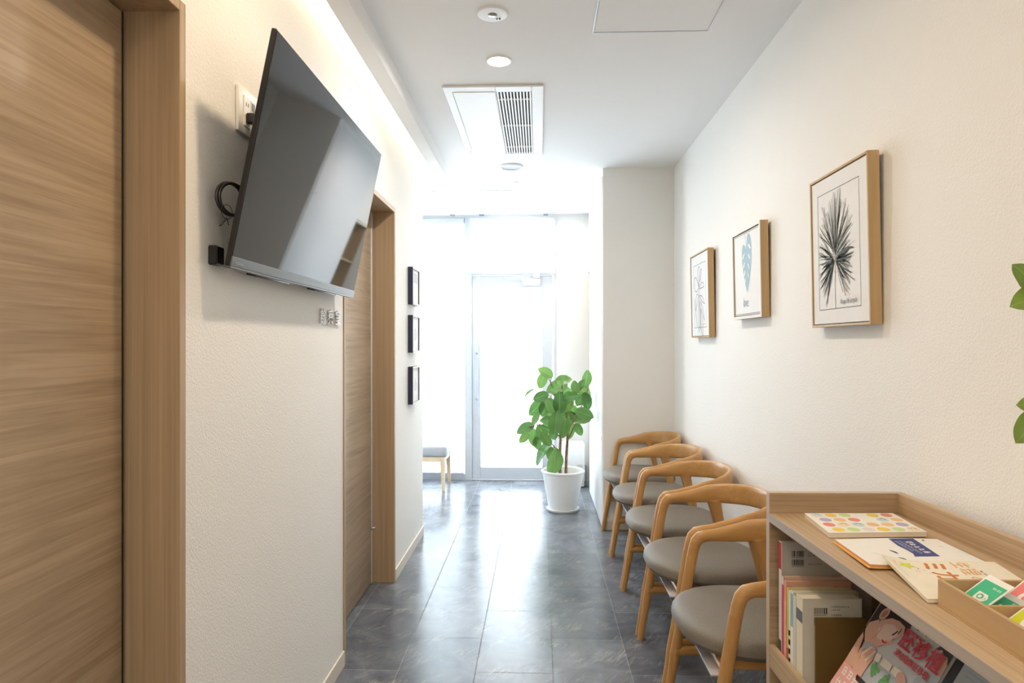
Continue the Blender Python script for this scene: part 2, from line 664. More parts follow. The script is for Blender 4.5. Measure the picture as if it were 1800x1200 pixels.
def bez(p0, p1, p2, n=10):
    return [((1 - t) ** 2 * p0[0] + 2 * t * (1 - t) * p1[0] + t * t * p2[0],
             (1 - t) ** 2 * p0[1] + 2 * t * (1 - t) * p1[1] + t * t * p2[1]) for t in [i / n for i in range(n + 1)]]


# ================================================================== SETTING
XL, XR = -0.777, 0.930
ZC = 2.49
YF = 6.33           # window wall
YN = -1.6
struct('floor', B().box(-3.2, 1.4, YN, YF + 0.12, -0.06, 0.0), M['floor'])
struct('ceiling', B().box(-3.2, 1.4, YN, YF + 0.12, ZC, ZC + 0.08), M['ceil'])

# left wall with the two sliding door openings
D1 = (0.495, 1.453)      # outer faces of the casings, near door
D2 = (2.661, 3.625)
WLB = -0.985
b = B()
b.box(WLB, XL, YN, D1[0], 0, ZC)
b.box(WLB, XL, D1[0], D1[1], 2.022, ZC)
b.box(WLB, XL, D1[1], D2[0], 0, ZC)
b.box(WLB, XL, D2[0], D2[1], 2.010, ZC)
b.box(WLB, XL, D2[1], 4.509, 0, ZC)
b.box(WLB - 0.03, WLB, YN, 4.509, 0, ZC)  # unseen backing panel, added to stop light leaking round the doors
struct('wall_left', b, M['wall'])
struct('wall_right', B().box(XR, XR + 0.12, YN, 4.69, 0, ZC), M['wall'])
struct('wall_near', B().box(-0.985, XR + 0.12, YN - 0.1, YN, 0, ZC), M['wall'])
b = B()
b.box(0.442, 1.4, 4.69, 5.86, 0, ZC)
struct('wall_partition', b, M['wall'])
b = B()
b.box(0.164, 1.4, YF, YF + 0.12, 0, ZC)                       # right of the door
b.box(-3.2, 0.164, YF, YF + 0.12, 2.455, ZC)
struct('wall_far', b, plain('light_grey_white_paint', (0.70, 0.70, 0.69), 0.6, var=0.01))
struct('wall_waiting_side', B().box(-3.3, -3.2, 4.4, YF + 0.12, 0, ZC), M['wall'])
struct('wall_waiting_near', B().box(-3.2, WLB - 0.03, 4.38, 4.509, 0, ZC), M['wall'])
struct('wall_recess_bulkhead', B().box(0.462, 1.4, 5.86, YF, 1.965, ZC), M['wall'])
struct('wall_recess_back', B().box(0.95, 1.4, 5.86, YF, 0, 1.965), M['wall'])

# skirting
for nm, y0, y1 in (('baseboard_left', D1[1], D2[0]), ('baseboard_left_far', D2[1], 4.509), ('baseboard_left_near', YN, D1[0])):
    struct(nm, B().box(XL, XL + 0.007, y0, y1, 0, 0.062, 0, 0.0015, 1), M['base'])
struct('baseboard_niche', B().box(0.442, XR, 4.683, 4.69, 0, 0.062, 0, 0.0015, 1), M['base'])
struct('baseboard_right', B().box(XR - 0.007, XR, 1.75, 4.683, 0, 0.062, 0, 0.0015, 1), M['base'])


# casings and sliding doors
def casing(name, y0, y1, ztop, t, head_label):
    b = B()
    b.box(WLB, XL + 0.005, y0, y0 + t, 0, ztop, 0, 0.0012, 1)
    b.box(WLB, XL + 0.005, y1 - t, y1, 0, ztop, 0, 0.0012, 1)
    b.box(WLB, XL + 0.005, y0 + t, y1 - t, ztop - t, ztop, 0, 0.0012, 1)
    return struct(name, b, M['casing'], head_label)


casing('trim_1', D1[0], D1[1], 2.022, 0.025, 'pale ash casing around the near sliding door')
casing('trim_2', D2[0], D2[1], 2.010, 0.025, 'pale ash casing around the far sliding door')

d1 = thing('door_1', None, None, (0, 0, 0), kind='structure')
boxobj('door_panel', -0.926, -0.890, D1[0] + 0.025, 1.412, 0.008, 1.99, M['door'], d1, 0.001)
boxobj('gap_shade_edge', -0.927, -0.889, 1.412, 1.416, 0.008, 1.99, M['black'], d1)  # black edge, part of the painted shade in the door gap
boxobj('gap_shade_strip', -0.935, -0.905, 1.416, 1.428, 0.0, 1.99, M['black'], d1)  # black strip stands in for the shade between leaf and jamb
d2 = thing('door_2', None, None, (0, 0, 0), kind='structure')
boxobj('door_panel', -0.926, -0.890, 2.735, 3.562, 0.008, 1.975, M['door'], d2, 0.001)
boxobj('edge_profile', -0.928, -0.886, 3.562, 3.582, 0.008, 1.975, M['alu'], d2, 0.002)
boxobj('edge_profile', -0.928, -0.886, 2.690, 2.735, 0.008, 1.975, M['alu'], d2, 0.002)
boxobj('lit_gap_strip', -0.930, -0.895, 3.588, 3.600, 0.0, 1.985, M['white'], d2)  # white strip stands in for the lit room showing through the gap
b = B()
b.tube([(-0.888, 3.560, 0.30), (-0.872, 3.575, 0.30)], 0.008, 10)
b.build('door_stop', M['steel'], d2)

# cove valance and its light strip
b = B()
b.box(-0.700, -0.628, YN, 4.665, 2.410, ZC)
b.box(XL, -0.700, 4.60, 4.665, 2.410, ZC)
struct('trim_3', b, M['ceil'], 'long white valance box hiding the cove light above the left wall')
cs = B().box(-0.760, -0.715, YN + 0.05, 4.585, 2.476, 2.486).build('cove_light', M['cove'])
tag(cs, 'long warm strip light hidden behind the valance above the left wall', 'light')

# ------------------------------------------------------------------ window wall
w1 = thing('window_1', None, None, kind='structure')
b = B()
b.box(-3.2, -0.693, YF + 0.02, YF + 0.09, 0.0, 0.055)
b.box(-3.2, -0.693, YF + 0.02, YF + 0.09, 2.40, 2.455)
b.box(-1.98, -1.92, YF + 0.02, YF + 0.09, 0.055, 2.40)
b.box(-3.2, -3.15, YF + 0.02, YF + 0.09, 0.055, 2.40)
b.build('window_frame', M['sash'], w1)
boxobj('window_glass', -3.15, -0.693, YF + 0.060, YF + 0.066, 0.055, 2.40, M['glass'], w1)
b = B()
b.box(-0.693, -0.626, YF - 0.005, YF + 0.10, 0.0, 2.455, 0, 0.002, 1)
b.box(0.140, 0.164, YF - 0.005, YF + 0.10, 0.0, 2.455, 0, 0.002, 1)
b.box(-0.626, 0.140, YF - 0.005, YF + 0.10, 1.925, 1.950, 0, 0.002, 1)
b.box(-0.626, 0.140, YF - 0.002, YF + 0.10, 0.0, 0.012, 0, 0.002, 1)
struct('trim_4', b, M['sash'], 'pale silver mullions and transom around the glass entrance door')
w2 = thing('window_2', None, None, kind='structure')
b = B()
b.box(-0.626, 0.140, YF + 0.02, YF + 0.09, 2.42, 2.455)
b.box(-0.626, 0.140, YF + 0.02, YF + 0.09, 1.950, 1.975)
b.build('window_frame', M['sash'], w2)
boxobj('window_glass', -0.626, 0.140, YF + 0.060, YF + 0.066, 1.975, 2.42, M['glass'], w2)

d3 = thing('door_3', None, None, (0, 0, 0), kind='structure')
b = B()
x0, x1, z0, z1 = -0.624, 0.125, 0.016, 1.920
y0, y1 = YF + 0.010, YF + 0.050
b.box(x0, -0.544, y0, y1, z0, z1, 0, 0.002, 1)
b.box(0.032, x1, y0, y1, z0, z1, 0, 0.002, 1)
b.box(-0.544, 0.032, y0, y1, 1.808, z1, 0, 0.002, 1)
b.box(-0.544, 0.032, y0, y1, z0, 0.122, 0, 0.002, 1)
b.build('door_frame', M['sash'], d3)
boxobj('door_glass', -0.546, 0.034, YF + 0.027, YF + 0.033, 0.120, 1.810, M['glass'], d3)
b = B()
b.tube([(-0.556, YF - 0.04, 0.683), (-0.556, YF - 0.04, 1.264)], 0.011, 12)
for zz in (0.76, 1.19):
    b.tube([(-0.580, YF + 0.011, zz), (-0.556, YF - 0.04, zz)], 0.008, 8)
    b.tube([(-0.585, YF + 0.004, zz), (-0.585, YF + 0.012, zz)], 0.014, 12)
b.build('pull_handle', plain('blue_grey_anodised', (0.42, 0.46, 0.55), 0.35, 0.6), d3)
b = B()
b.tube([(-0.586, YF - 0.008, 0.592), (-0.586, YF + 0.012, 0.592)], 0.022, 20)
b.tube([(-0.586, YF - 0.012, 0.592), (-0.586, YF - 0.008, 0.592)], 0.012, 14)
b.build('door_lock', M['steel'], d3)
b = B()
b.box(-0.150, 0.015, YF - 0.045, YF + 0.010, 1.838, 1.886, 0, 0.006)
b.build('door_closer_body', M['alu'], d3)
b = B()
b.box(-0.14, 0.005, YF - 0.06, YF - 0.048, 1.822, 1.834, 0, 0.002, 1)
b.box(-0.32, -0.135, YF - 0.055, YF - 0.045, 1.892, 1.902, 0, 0.002, 1)
b.box(-0.05, 0.01, YF - 0.05, YF - 0.005, 1.890, 1.930, 0, 0.003, 1)
b.build('door_closer_arm', M['alu'], d3)


def pleated(name, label, x0, x1, z0, z1, pitch, depth, yy, rail=True):
    t = thing(name, label, 'blind', ((x0 + x1) / 2, yy, z0))
    hw = (x1 - x0) / 2
    b = B()
    n = int(round((z1 - z0 - 0.05) / pitch)) * 2
    prev = None
    for i in range(n + 1):
        z = 0.012 + (z1 - z0 - 0.05) * i / n
        y = -depth if i % 2 else 0.0
        cur = [b.bm.verts.new((-hw, y, z)), b.bm.verts.new((hw, y, z))]
        if prev:
            b.bm.faces.new([prev[0], prev[1], cur[1], cur[0]])
        prev = cur
    b.build('blind_cloth', M['blind'], t, smooth=False)
    B().box(-hw, hw, -depth - 0.006, 0.006, z1 - z0 - 0.042, z1 - z0, 0, 0.003, 1).build('head_rail', M['sash'], t)
    B().box(-hw, hw, -depth - 0.003, 0.003, 0.0, 0.014, 0, 0.003, 1).build('bottom_rail', M['sash'], t)
    return t


pleated('pleated_blind', 'wide white pleated blind over the window behind the grey bench', -3.15, -0.700, 0.060, 2.455, 0.045, 0.018, YF + 0.005)
t = pleated('pleated_blind', 'narrow white pleated blind above the entrance door', -0.640, 0.150, 1.935, 2.455, 0.030, 0.016, YF - 0.030)
b = B()
b.tube([(0.384, -0.02, 0.03), (0.384, -0.02, 0.49)], 0.003, 6)
b.build('blind_cord', M['sash'], t)
cr = B().box(-3.15, 0.165, YF - 0.075, YF - 0.055, 2.476, ZC, 0, 0.001, 1)
for xx in (-0.80, -0.53, 0.065):
    cr.box(xx - 0.022, xx + 0.022, YF - 0.082, YF - 0.05, 2.468, 2.477, 1)
cr = cr.build('ceiling_rail', [M['alu'], flat('grey_bracket', (0.25, 0.25, 0.27))])
tag(cr, 'thin grey hanging rail with three brackets along the ceiling above the windows', 'rail')

# storage doors on the partition and shoe cabinet in the recess
t = thing('storage_door', 'tall white flush storage door beside the potted plant', 'door', (0.442, 5.27, 0))
boxobj('door_panel', -0.006, 0.0, -0.555, 0.575, 0.012, 2.44, M['white'], t, 0.002)
b = B()
for zz in (0.62, 1.94):
    b.tube([(-0.009, -0.515, zz), (-0.005, -0.515, zz)], 0.011, 12)
b.build('lock_button', M['steel'], t)

t = thing('shoe_cabinet', 'white shoe cabinet with open wood-lined shelves in the recess beside the entrance', 'cabinet', (0.47, 5.866, 0))
b = B()
b.box(0.0, 0.46, 0.0, 0.45, 0.14, 0.80, 0, 0.002, 1)
b.box(0.01, 0.46, 0.0, 0.45, 0.80, 0.82)
b.build('base_cabinet', M['white'], t)
b = B()
b.box(0.44, 0.47, 0.0, 0.45, 0.82, 1.94)
b.box(0.0, 0.44, 0.0, 0.018, 0.82, 1.94)
b.box(0.0, 0.44, 0.432, 0.45, 0.82, 1.94)
b.box(0.0, 0.44, 0.018, 0.432, 1.58, 1.60)
b.build('shelf_lining', M['casing'], t)
boxobj('shelf_board', -0.004, 0.44, 0.018, 0.432, 1.18, 1.20, M['white'], t)
boxobj('shelf_board', -0.012, 0.47, 0.0, 0.45, 1.94, 1.962, M['base'], t)
boxobj('plinth', 0.05, 0.46, 0.0, 0.45, 0.0, 0.14, M['dark'], t)


# ================================================================== CEILING FITTINGS
def downlight(x, y, label, power=1.0, colour=None):
    t = thing('ceiling_downlight', label, 'light', (x, y, ZC), group='round ceiling downlights')
    b = B()
    b.lathe([(0.047, -0.004), (0.050, -0.007), (0.054, -0.005), (0.055, 0.0)], 32, 0, cap0=False, cap1=False)
    b.build('trim_ring', M['white'], t)
    b = B()
    b.lathe([(0.047, -0.004), (0.0465, -0.0045)], 32, 0, cap0=False, cap1=True)
    b.build('lamp_disc', M['lamp'], t)
    l = bpy.data.lights.new('downlight_lamp', 'AREA')
    l.shape = 'DISK'
    l.size = 0.085
    l.energy = DOWN_W * power
    l.color = colour or WARM
    l.spread = R(172)
    o = bpy.data.objects.new('downlight_lamp', l)
    COL.objects.link(o)
    o.parent = t
    o.location = (0, 0, -0.010)
    return t


downlight(-0.170, 2.887, 'lit round downlight between the emergency light and the ceiling cassette', 0.85, (1.0, 0.94, 0.86))
downlight(-0.176, 5.103, 'lit round downlight just beyond the grey ceiling speaker')
downlight(-0.188, 6.047, 'lit round downlight nearest the entrance door')
downlight(-0.200, 1.640, 'round downlight above the near end of the television', 0.50, (1.0, 0.75, 0.47))
downlight(-0.170, 0.100, 'unseen downlight added over the near sliding door', 0.48, (1.0, 0.75, 0.48))  # extra lamp added out of view, lights the near end
downlight(-0.400, -1.000, 'unseen fill downlight added by the left wall behind the camera', 0.55, (1.0, 0.96, 0.92))  # added fill lamp, not in view, brightens the corridor
downlight(0.400, -1.000, 'unseen fill downlight added by the right wall behind the camera', 0.55, (1.0, 0.96, 0.92))  # second added fill lamp, same purpose

t = thing('emergency_light', 'round white ceiling light with a small clear lens and two green marks', 'light', (-0.169, 2.474, ZC))
b = B()
b.lathe([(0.020, -0.0065), (0.046, -0.0075), (0.054, -0.0065), (0.056, -0.004), (0.057, 0.0)], 36, 0, cap0=True, cap1=False)
b.build('cover_ring', M['white'], t)
b = B()
b.lathe([(0.018, -0.0060), (0.016, -0.0085), (0.008, -0.0105), (0.002, -0.011)], 20, 0)
b.build('clear_lens', plain('smoky_lens', (0.35, 0.33, 0.28), 0.1, 0.6, var=0.5, nscale=90), t)
b = B()
b.box(0.012, 0.017, 0.024, 0.032, -0.0095, -0.006)
b.box(0.022, 0.028, 0.022, 0.032, -0.0097, -0.006)
b.build('indicator_mark', flat('dark_green_mark', (0.05, 0.09, 0.07)), t)

# ceiling cassette
t = thing('ceiling_cassette', 'white rectangular ceiling air conditioner with a dark slatted intake', 'air conditioner', (-0.215, 3.74, ZC))
hx, hy = 0.240, 0.585
TK = 0.011
b = B()
gx0, gx1, gy0, gy1 = 0.012, 0.180, -0.515, 0.520
rim = [(-hx, -hy, 0), (hx, -hy, 0), (hx, hy, 0), (-hx, hy, 0)]
b.box(-hx, gx0, -hy, hy, -TK, 0, 0, 0.004, 1)
b.box(gx1, hx, -hy, hy, -TK, 0, 0, 0.004, 1)
b.box(gx0 - 0.004, gx1 + 0.004, -hy, gy0, -TK, 0, 0, 0.004, 1)
b.box(gx0 - 0.004, gx1 + 0.004, gy1, hy, -TK, 0, 0, 0.004, 1)
b.build('housing', M['white'], t)
boxobj('painted_intake_shade', gx0, gx1, gy0, gy1, -0.002, 0.0, M['dark'], t)  # flat near-black sheet, painted shade behind the slats
b = B()
for k in range(11):
    xx = gx0 + 0.006 + k * (gx1 - gx0 - 0.012) / 10
    b.box(xx - 0.0036, xx + 0.0036, gy0, gy1, -0.0105, -0.003)
b.build('intake_slats', M['offwhite'], t)
for k in range(3):
    yy = gy0 + 0.10 + k * 0.40
    boxobj('slat_bar', gx0, gx1, yy - 0.003, yy + 0.003, -0.0112, -0.004, M['offwhite'], t)
b = B()
b.box(-0.195, gx0 - 0.006, -0.525, 0.525, -0.014, -0.009, 0, 0.002, 1)
b.build('outlet_flap', M['white'], t)
b = B()
b.box(-0.1985, -0.1965, -0.525, 0.44, -0.0117, -0.010)
b.box(-0.13, 0.21, 0.530, 0.533, -0.0117, -0.010)
b.build('panel_seam', flat('seam_grey', (0.25, 0.25, 0.25)), t)
boxobj('corner_clip', -0.215, -0.200, 0.47, 0.50, -0.014, -0.010, M['offwhite'], t, 0.002)

t = thing('ceiling_speaker', 'round ceiling speaker with pale grey grille between cassette and far downlight', 'speaker', (-0.186, 4.611, ZC))
b = B()
b.lathe([(0.066, -0.004), (0.072, -0.012), (0.080, -0.009), (0.082, 0.0)], 40, 0, cap0=False, cap1=False)
b.build('rim', M['white'], t)
b = B()
b.lathe([(0.067, -0.004), (0.066, -0.005)], 40, 0, cap0=False, cap1=True)
b.build('grille', flat('grey_grille', (0.50, 0.53, 0.55)), t)

t = thing('slot_diffuser', 'white linear slot diffuser in the ceiling near the entrance', 'vent', (-0.52, 5.455, ZC))
b = B()
b.box(-0.33, 0.33, -0.13, 0.13, -0.006, 0, 0, 0.002, 1)
b.build('diffuser_plate', M['white'], t)
for k in range(3):
    boxobj('slot', -0.30, 0.29, -0.085 + k * 0.08, -0.070 + k * 0.08, -0.0065, -0.0055, flat('slot_grey', (0.30, 0.30, 0.32)), t)

t = thing('access_hatch', 'square access hatch flush in the ceiling, closest to the right wall', 'hatch', (0.4315, 2.42, ZC))
b = B()
for (a0, a1, c0, c1) in ((-0.219, 0.219, -0.225, -0.219), (-0.219, 0.219, 0.219, 0.225), (-0.225, -0.219, -0.225, 0.225), (0.219, 0.225, -0.225, 0.225)):
    b.box(a0, a1, c0, c1, -0.004, 0.0)
b.build('hatch_frame', M['alu'], t)
boxobj('hatch_panel', -0.216, 0.216, -0.216, 0.216, -0.002, 0.0, M['ceil'], t)

# ================================================================== LEFT WALL
# television, hanging tilted forward
tilt = math.atan2(0.111, 0.545)
tv = thing('television', 'large black flat television tilted forward on the left wall', 'television', (-0.6615, 2.066, 1.7355), (0, tilt, 0))
HW, HH = 0.522, 0.280
B().box(-0.013, 0.0, -HW, HW, -HH, HH, 0, 0.002, 1).build('tv_body', M['black'], tv)
boxobj('screen', 0.0, 0.0012, -HW + 0.004, HW - 0.004, -HH + 0.024, HH - 0.004, M['screen'], tv)
b = B()
b.box(0.0, 0.003, -HW, HW, -HH, -HH + 0.023, 0, 0.001, 1)
b.box(-0.016, 0.004, -HW, HW, -HH - 0.006, -HH, 0, 0.002, 1)
b.build('bottom_bezel', M['bezel'], tv)
b = B()
A = Art(b, (0.0032, -HW + 0.020, -HH + 0.006), (0, 1, 0), (0, 0, 1))
A.text('TOSHIBA', 0, 0, 0.0105, 0)
b.build('logo', flat('pale_silver_print', (0.42, 0.44, 0.46)), tv, smooth=False)
b = B()
b.box(-0.052, -0.012, -0.42, 0.42, -HH + 0.01, 0.10, 0, 0.012)
b.build('rear_housing', M['black'], tv)
for ya in (-0.34, 0.12):
    boxobj('speaker_slot', -0.040, -0.014, ya, ya + 0.24, -HH - 0.010, -HH + 0.012, M['black'], tv, 0.002)
wb_ = thing('wall_bracket', 'black steel bracket holding the television to the left wall', 'bracket', (XL, 2.066, 1.62))
B().box(0.0, 0.012, -0.30, 0.30, -0.10, 0.16, 0, 0.002, 1).build('wall_plate', M['black'], wb_)
for yy in (-0.22, 0.22):
    boxobj('bracket_arm', 0.010, 0.042, yy - 0.02, yy + 0.02, -0.09, 0.0, M['black'], wb_, 0.002)
bb = B().box(XL, XL + 0.022, 1.560, 1.60, 1.466, 1.512, 0, 0.003, 1).build('bracket_foot', M['black'])
bb.parent = wb_
bb.location = (-XL, -2.066, -1.62)

# outlet plate
t = thing('wall_outlet', 'white three-gang outlet plate on the wall behind the television', 'outlet', (XL, 1.795, 1.888))
B().box(0.0, 0.010, -0.092, 0.092, -0.060, 0.060, 0, 0.004).build('outlet_plate', M['offwhite'], t)
for yc in (-0.046, 0.0, 0.046):
    b = B()
    b.box(0.0095, 0.0125, yc - 0.019, yc + 0.019, -0.040, 0.040, 0, 0.001, 1)
    o = b.build('outlet_insert', M['offwhite'], t)
    b = B()
    if yc == 0.0:
        b.box(0.012, 0.0132, -0.018, 0.000, 0.012, 0.034)
    else:
        for s in (-1, 1):
            b.box(0.012, 0.0132, yc + s * 0.006 - 0.0015, yc + s * 0.006 + 0.0015, 0.014, 0.024)
    b.build('socket_hole', M['black'], o)

pc = thing('power_cable', 'black power cable plugged into the outlet beside the television', 'cable', (XL, 1.755, 1.872))
b = B()
b.box(0.0125, 0.034, -0.016, 0.012, -0.014, 0.012, 0, 0.004)
b.tube([(0.032, -0.002, -0.001), (0.040, 0.004, -0.002), (0.052, 0.014, -0.002)], [0.012, 0.009, 0.006], 12)
b.build('plug', M['black'], pc)
b = B()
pts = [(0.050, 0.010, -0.002)]
for i in range(1, 12):
    f = i / 11.0
    pts.append((0.050 + 0.025 * math.sin(f * 3.0), 0.010 + 0.09 * f, -0.002 - 0.05 * f * f))
b.tube(pts, 0.0042, 8)
b.build('cord', M['black'], pc)
cl = thing('cable_loop', 'coiled black cable loop tied with a wire at the left edge of the television', 'cable', (-0.735, 1.60, 1.625))
b = B()
for kk in range(2):
    pts = []
    for i in range(28):
        a = 2 * math.pi * i / 28
        pts.append((0.016 * math.cos(a) + kk * 0.005, -0.014 + 0.036 * math.cos(a) + 0.004 * kk, 0.038 * math.sin(a)))
    b.tube(pts, 0.0042, 8, closed=True)
b.build('cable_coil', M['black'], cl)
b = B()
pts = [(0.004 + 0.008 * math.cos(a), -0.040 + 0.011 * math.cos(a), -0.036 + 0.017 * math.sin(a)) for a in [2 * math.pi * i / 16 for i in range(16)]]
b.tube(pts, 0.0008, 6, closed=True)
b.tube([(0.004, -0.042, -0.050), (0.006, -0.058, -0.062), (0.006, -0.078, -0.074)], [0.0016, 0.0022, 0.0022], 6)
b.tube([(0.004, -0.042, -0.050), (0.006, -0.034, -0.066)], 0.0012, 6)
b.build('wire_tie', M['black'], cl)

# raised room sign, three characters each a piece of its own part set
sg = thing('room_sign', 'three raised silver characters on the left wall beside the far sliding door', 'sign', (XL, 2.362, 1.352))
msg = plain('silver_letter', (0.74, 0.74, 0.74), 0.4, 0.1)
for k, ch in enumerate('診察室'):
    vs, fs = text_mesh(ch, 0.060, 0.06, 0.004)
    b = B()
    V = [b.bm.verts.new((0.0042 + z, k * 0.0875 + x, y + 0.004)) for x, y, z in vs]
    for f in fs:
        try:
            b.bm.faces.new([V[i] for i in f])
        except ValueError:
            pass
    b.build('sign_character', msg, sg, smooth=False)

# three small box frames
NAVY = plain('navy_black_lacquer', (0.018, 0.022, 0.055), 0.3)
for zc, lab in ((1.626, 'square dark box frame on the left wall, topmost of the three'),
                (1.339, 'square dark box frame on the left wall, middle of the three'),
                (1.031, 'square dark box frame on the left wall, lowest of the three')):
    t = thing('box_frame', lab, 'picture frame', (XL, 4.108, zc), group='small dark box frames on the left wall')
    b = B()
    h = 0.112
    for (a0, a1, c0, c1) in ((-h, -h + 0.010, -h, h), (h - 0.010, h, -h, h), (-h + 0.010, h - 0.010, -h, -h + 0.010), (-h + 0.010, h - 0.010, h - 0.010, h)):
        b.box(0.0, 0.030, a0, a1, c0, c1, 0)
    b.build('frame', NAVY, t)
    b = B()
    for (a0, a1, c0, c1) in ((-h, -h + 0.010, -h, h), (h - 0.010, h, -h, h), (-h + 0.010, h - 0.010, -h, -h + 0.010), (-h + 0.010, h - 0.010, h - 0.010, h)):
        b.box(0.030, 0.0312, a0, a1, c0, c1, 0)
    b.build('painted_glare_face', M['mat'], t)  # white colour stands in for window glare on the dark gloss frame
    boxobj('backing_card', 0.002, 0.024, -h + 0.010, h - 0.010, -h + 0.010, h - 0.010, M['mat'], t)
    b = B()
    A = Art(b, (0.0242, -h + 0.010, -h + 0.010), (0, 1, 0), (0, 0, 1), 0.0003)
    if zc > 1.5:
        A.rect(0.03, 0.125, 0.175, 0.185, 0)
    else:
        A.ell(0.10, 0.10, 0.045, 0.04, 0)
    b.build('small_picture', flat('pale_grey_print', (0.55, 0.57, 0.60) if zc > 1.5 else (0.70, 0.72, 0.75)), t, smooth=False)


# ================================================================== RIGHT WALL PICTURES
def art_frame(label, y0, y1, z0, z1, draw, mats, frame_mat=None, lip=0.007):
    """canvas frame hung on the right wall, leaning out a little at the top"""
    Wd, Ht = y1 - y0, z1 - z0
    t = thing('picture_frame', label, 'picture', (XR - 0.012, (y0 + y1) / 2, z0), (0, R(-1.1), 0), group='botanical pictures on the right wall')
    D = 0.032
    b = B()
    hy = Wd / 2
    for (a0, a1, c0, c1) in ((-hy, -hy + lip, 0, Ht), (hy - lip, hy, 0, Ht), (-hy + lip, hy - lip, 0, lip), (-hy + lip, hy - lip, Ht - lip, Ht)):
        b.box(-D + 0.008, 0.008, a0, a1, c0, c1, 0, 0.0008, 1)
    b.build('frame', frame_mat or M['frame'], t)
    b = B()
    g = lip + 0.003
    b.box(-D + 0.012, -0.004, -hy + g, hy - g, g, Ht - g, 0)
    A = Art(b, (-D + 0.012, hy - g, g), (0, -1, 0), (0, 0, 1), 0.0003)
    draw(A, Wd - 2 * g, Ht - 2 * g)
    b.build('print', mats, t, smooth=False)
    boxobj('inner_gap', -0.004, 0.0, -hy + lip, hy - lip, lip, Ht - lip, M['black'], t)
    return t


def border(A, x0, y0, x1, y1, wd, m):
    A.rect(x0, y0, x1, y0 + wd, m, 1); A.rect(x0, y1 - wd, x1, y1, m, 1)
    A.rect(x0, y0, x0 + wd, y1, m, 1); A.rect(x1 - wd, y0, x1, y1, m, 1)


def draw_palm(A, W, H):
    rnd = random.Random(7)
    border(A, W * .115, H * .095, W * .87, H * .90, 0.0022, 2)
    cx, cy = W * .44, H * .42
    A.stroke([(cx, cy), (cx - 0.004, H * .25), (cx - 0.002, H * .098)], 0.0022, 1, 2)
    for i in range(92):
        f = i / 91.0
        ang = R(-64 + f * 308)
        up = max(0.0, math.sin(ang))
        dn = max(0.0, -math.sin(ang))
        L = 0.118 + 0.085 * up ** 3 + 0.020 * dn + rnd.uniform(-0.045, 0.020)
        bend = rnd.uniform(-0.014, 0.014)
        sx, sy = cx + 0.010 * math.cos(ang), cy + 0.05 * up * rnd.random()
        ex, ey = cx + L * math.cos(ang), cy + L * math.sin(ang)
        mx_, my_ = (sx + ex) / 2 - bend * math.sin(ang), (sy + ey) / 2 + bend * math.cos(ang)
        ex = min(max(ex, W * .135), W * .85)
        pts = bez((sx, sy), (mx_, my_), (ex, ey), 6)
        wmax = rnd.choice([0.0013, 0.0016, 0.0020, 0.0034, 0.0052])
        A.stroke(pts, [0.001, wmax * .8, wmax, wmax, wmax * .9, wmax * .7, 0.0009], 1 if rnd.random() < .7 else 3, 2 + (i % 5))
        if rnd.random() < 0.55:
            q = [(x - 0.0035 * math.sin(ang), y + 0.0035 * math.cos(ang)) for x, y in pts[2:]]
            A.stroke(q, 0.0011, 1, 7)
    A.stroke(bez((cx, cy), (cx + .06, cy + .035), (cx + .125, cy + .022), 8), [.002, .006, .008, .009, .009, .008, .007, .005, .002], 3, 8)
    A.text('Keep life simple', W * .52, H * .125, 0.021, 2, 6, shear=0.28, sx=0.80)


def draw_monstera(A, W, H, m_leaf, m_gap):
    cx, cy, k = W * .50, H * .60, 0.150
    right = [(.03, .60), (.08, .78), (.18, .88), (.30, .84), (.40, .70), (.46, .48), (.47, .25), (.42, .0), (.34, -.22), (.24, -.45), (.12, -.66), (.02, -.80)]
    left = [(-.06, -.72), (-.16, -.52), (-.28, -.28), (-.38, -.02), (-.43, .20), (-.43, .42), (-.36, .58), (-.25, .62), (-.13, .56), (-.03, .48)]
    A.poly([(cx + x * k, cy + y * k) for x, y in right + left], m_leaf, 2)
    for sg, ys in ((1, (.58, .30, .02, -.24)), (-1, (.36, .10, -.14, -.36))):
        for j, yy in enumerate(ys):
            x0_, x1_ = .12 - j * .015, .44 - j * .075
            A.poly([(cx + sg * x0_ * k, cy + yy * k), (cx + sg * (x0_ + x1_) / 2 * k, cy + (yy - .02) * k), (cx + sg * x1_ * k, cy + (yy - .16) * k),
                    (cx + sg * (x0_ + x1_) / 2 * k, cy + (yy - .15) * k)], m_gap, 3)
    A.stroke([(cx, cy + .55 * k), (cx + .01 * k, cy), (cx + .01 * k, cy - .7 * k)], [0.0025, 0.002, 0.001], 4, 4)
    A.stroke([(cx, cy + .55 * k), (cx - .07 * k, cy + .80 * k), (cx - .26 * k, cy + 1.02 * k)], 0.0025, m_leaf, 4)


def draw_love(A, W, H):
    border(A, 0.004, 0.004, W - 0.004, H - 0.004, 0.0018, 2)
    draw_monstera(A, W, H, 1, 0)
    A.text('love.', W * .34, H * .10, 0.058, 5, 3, shear=0.22, sx=0.72)


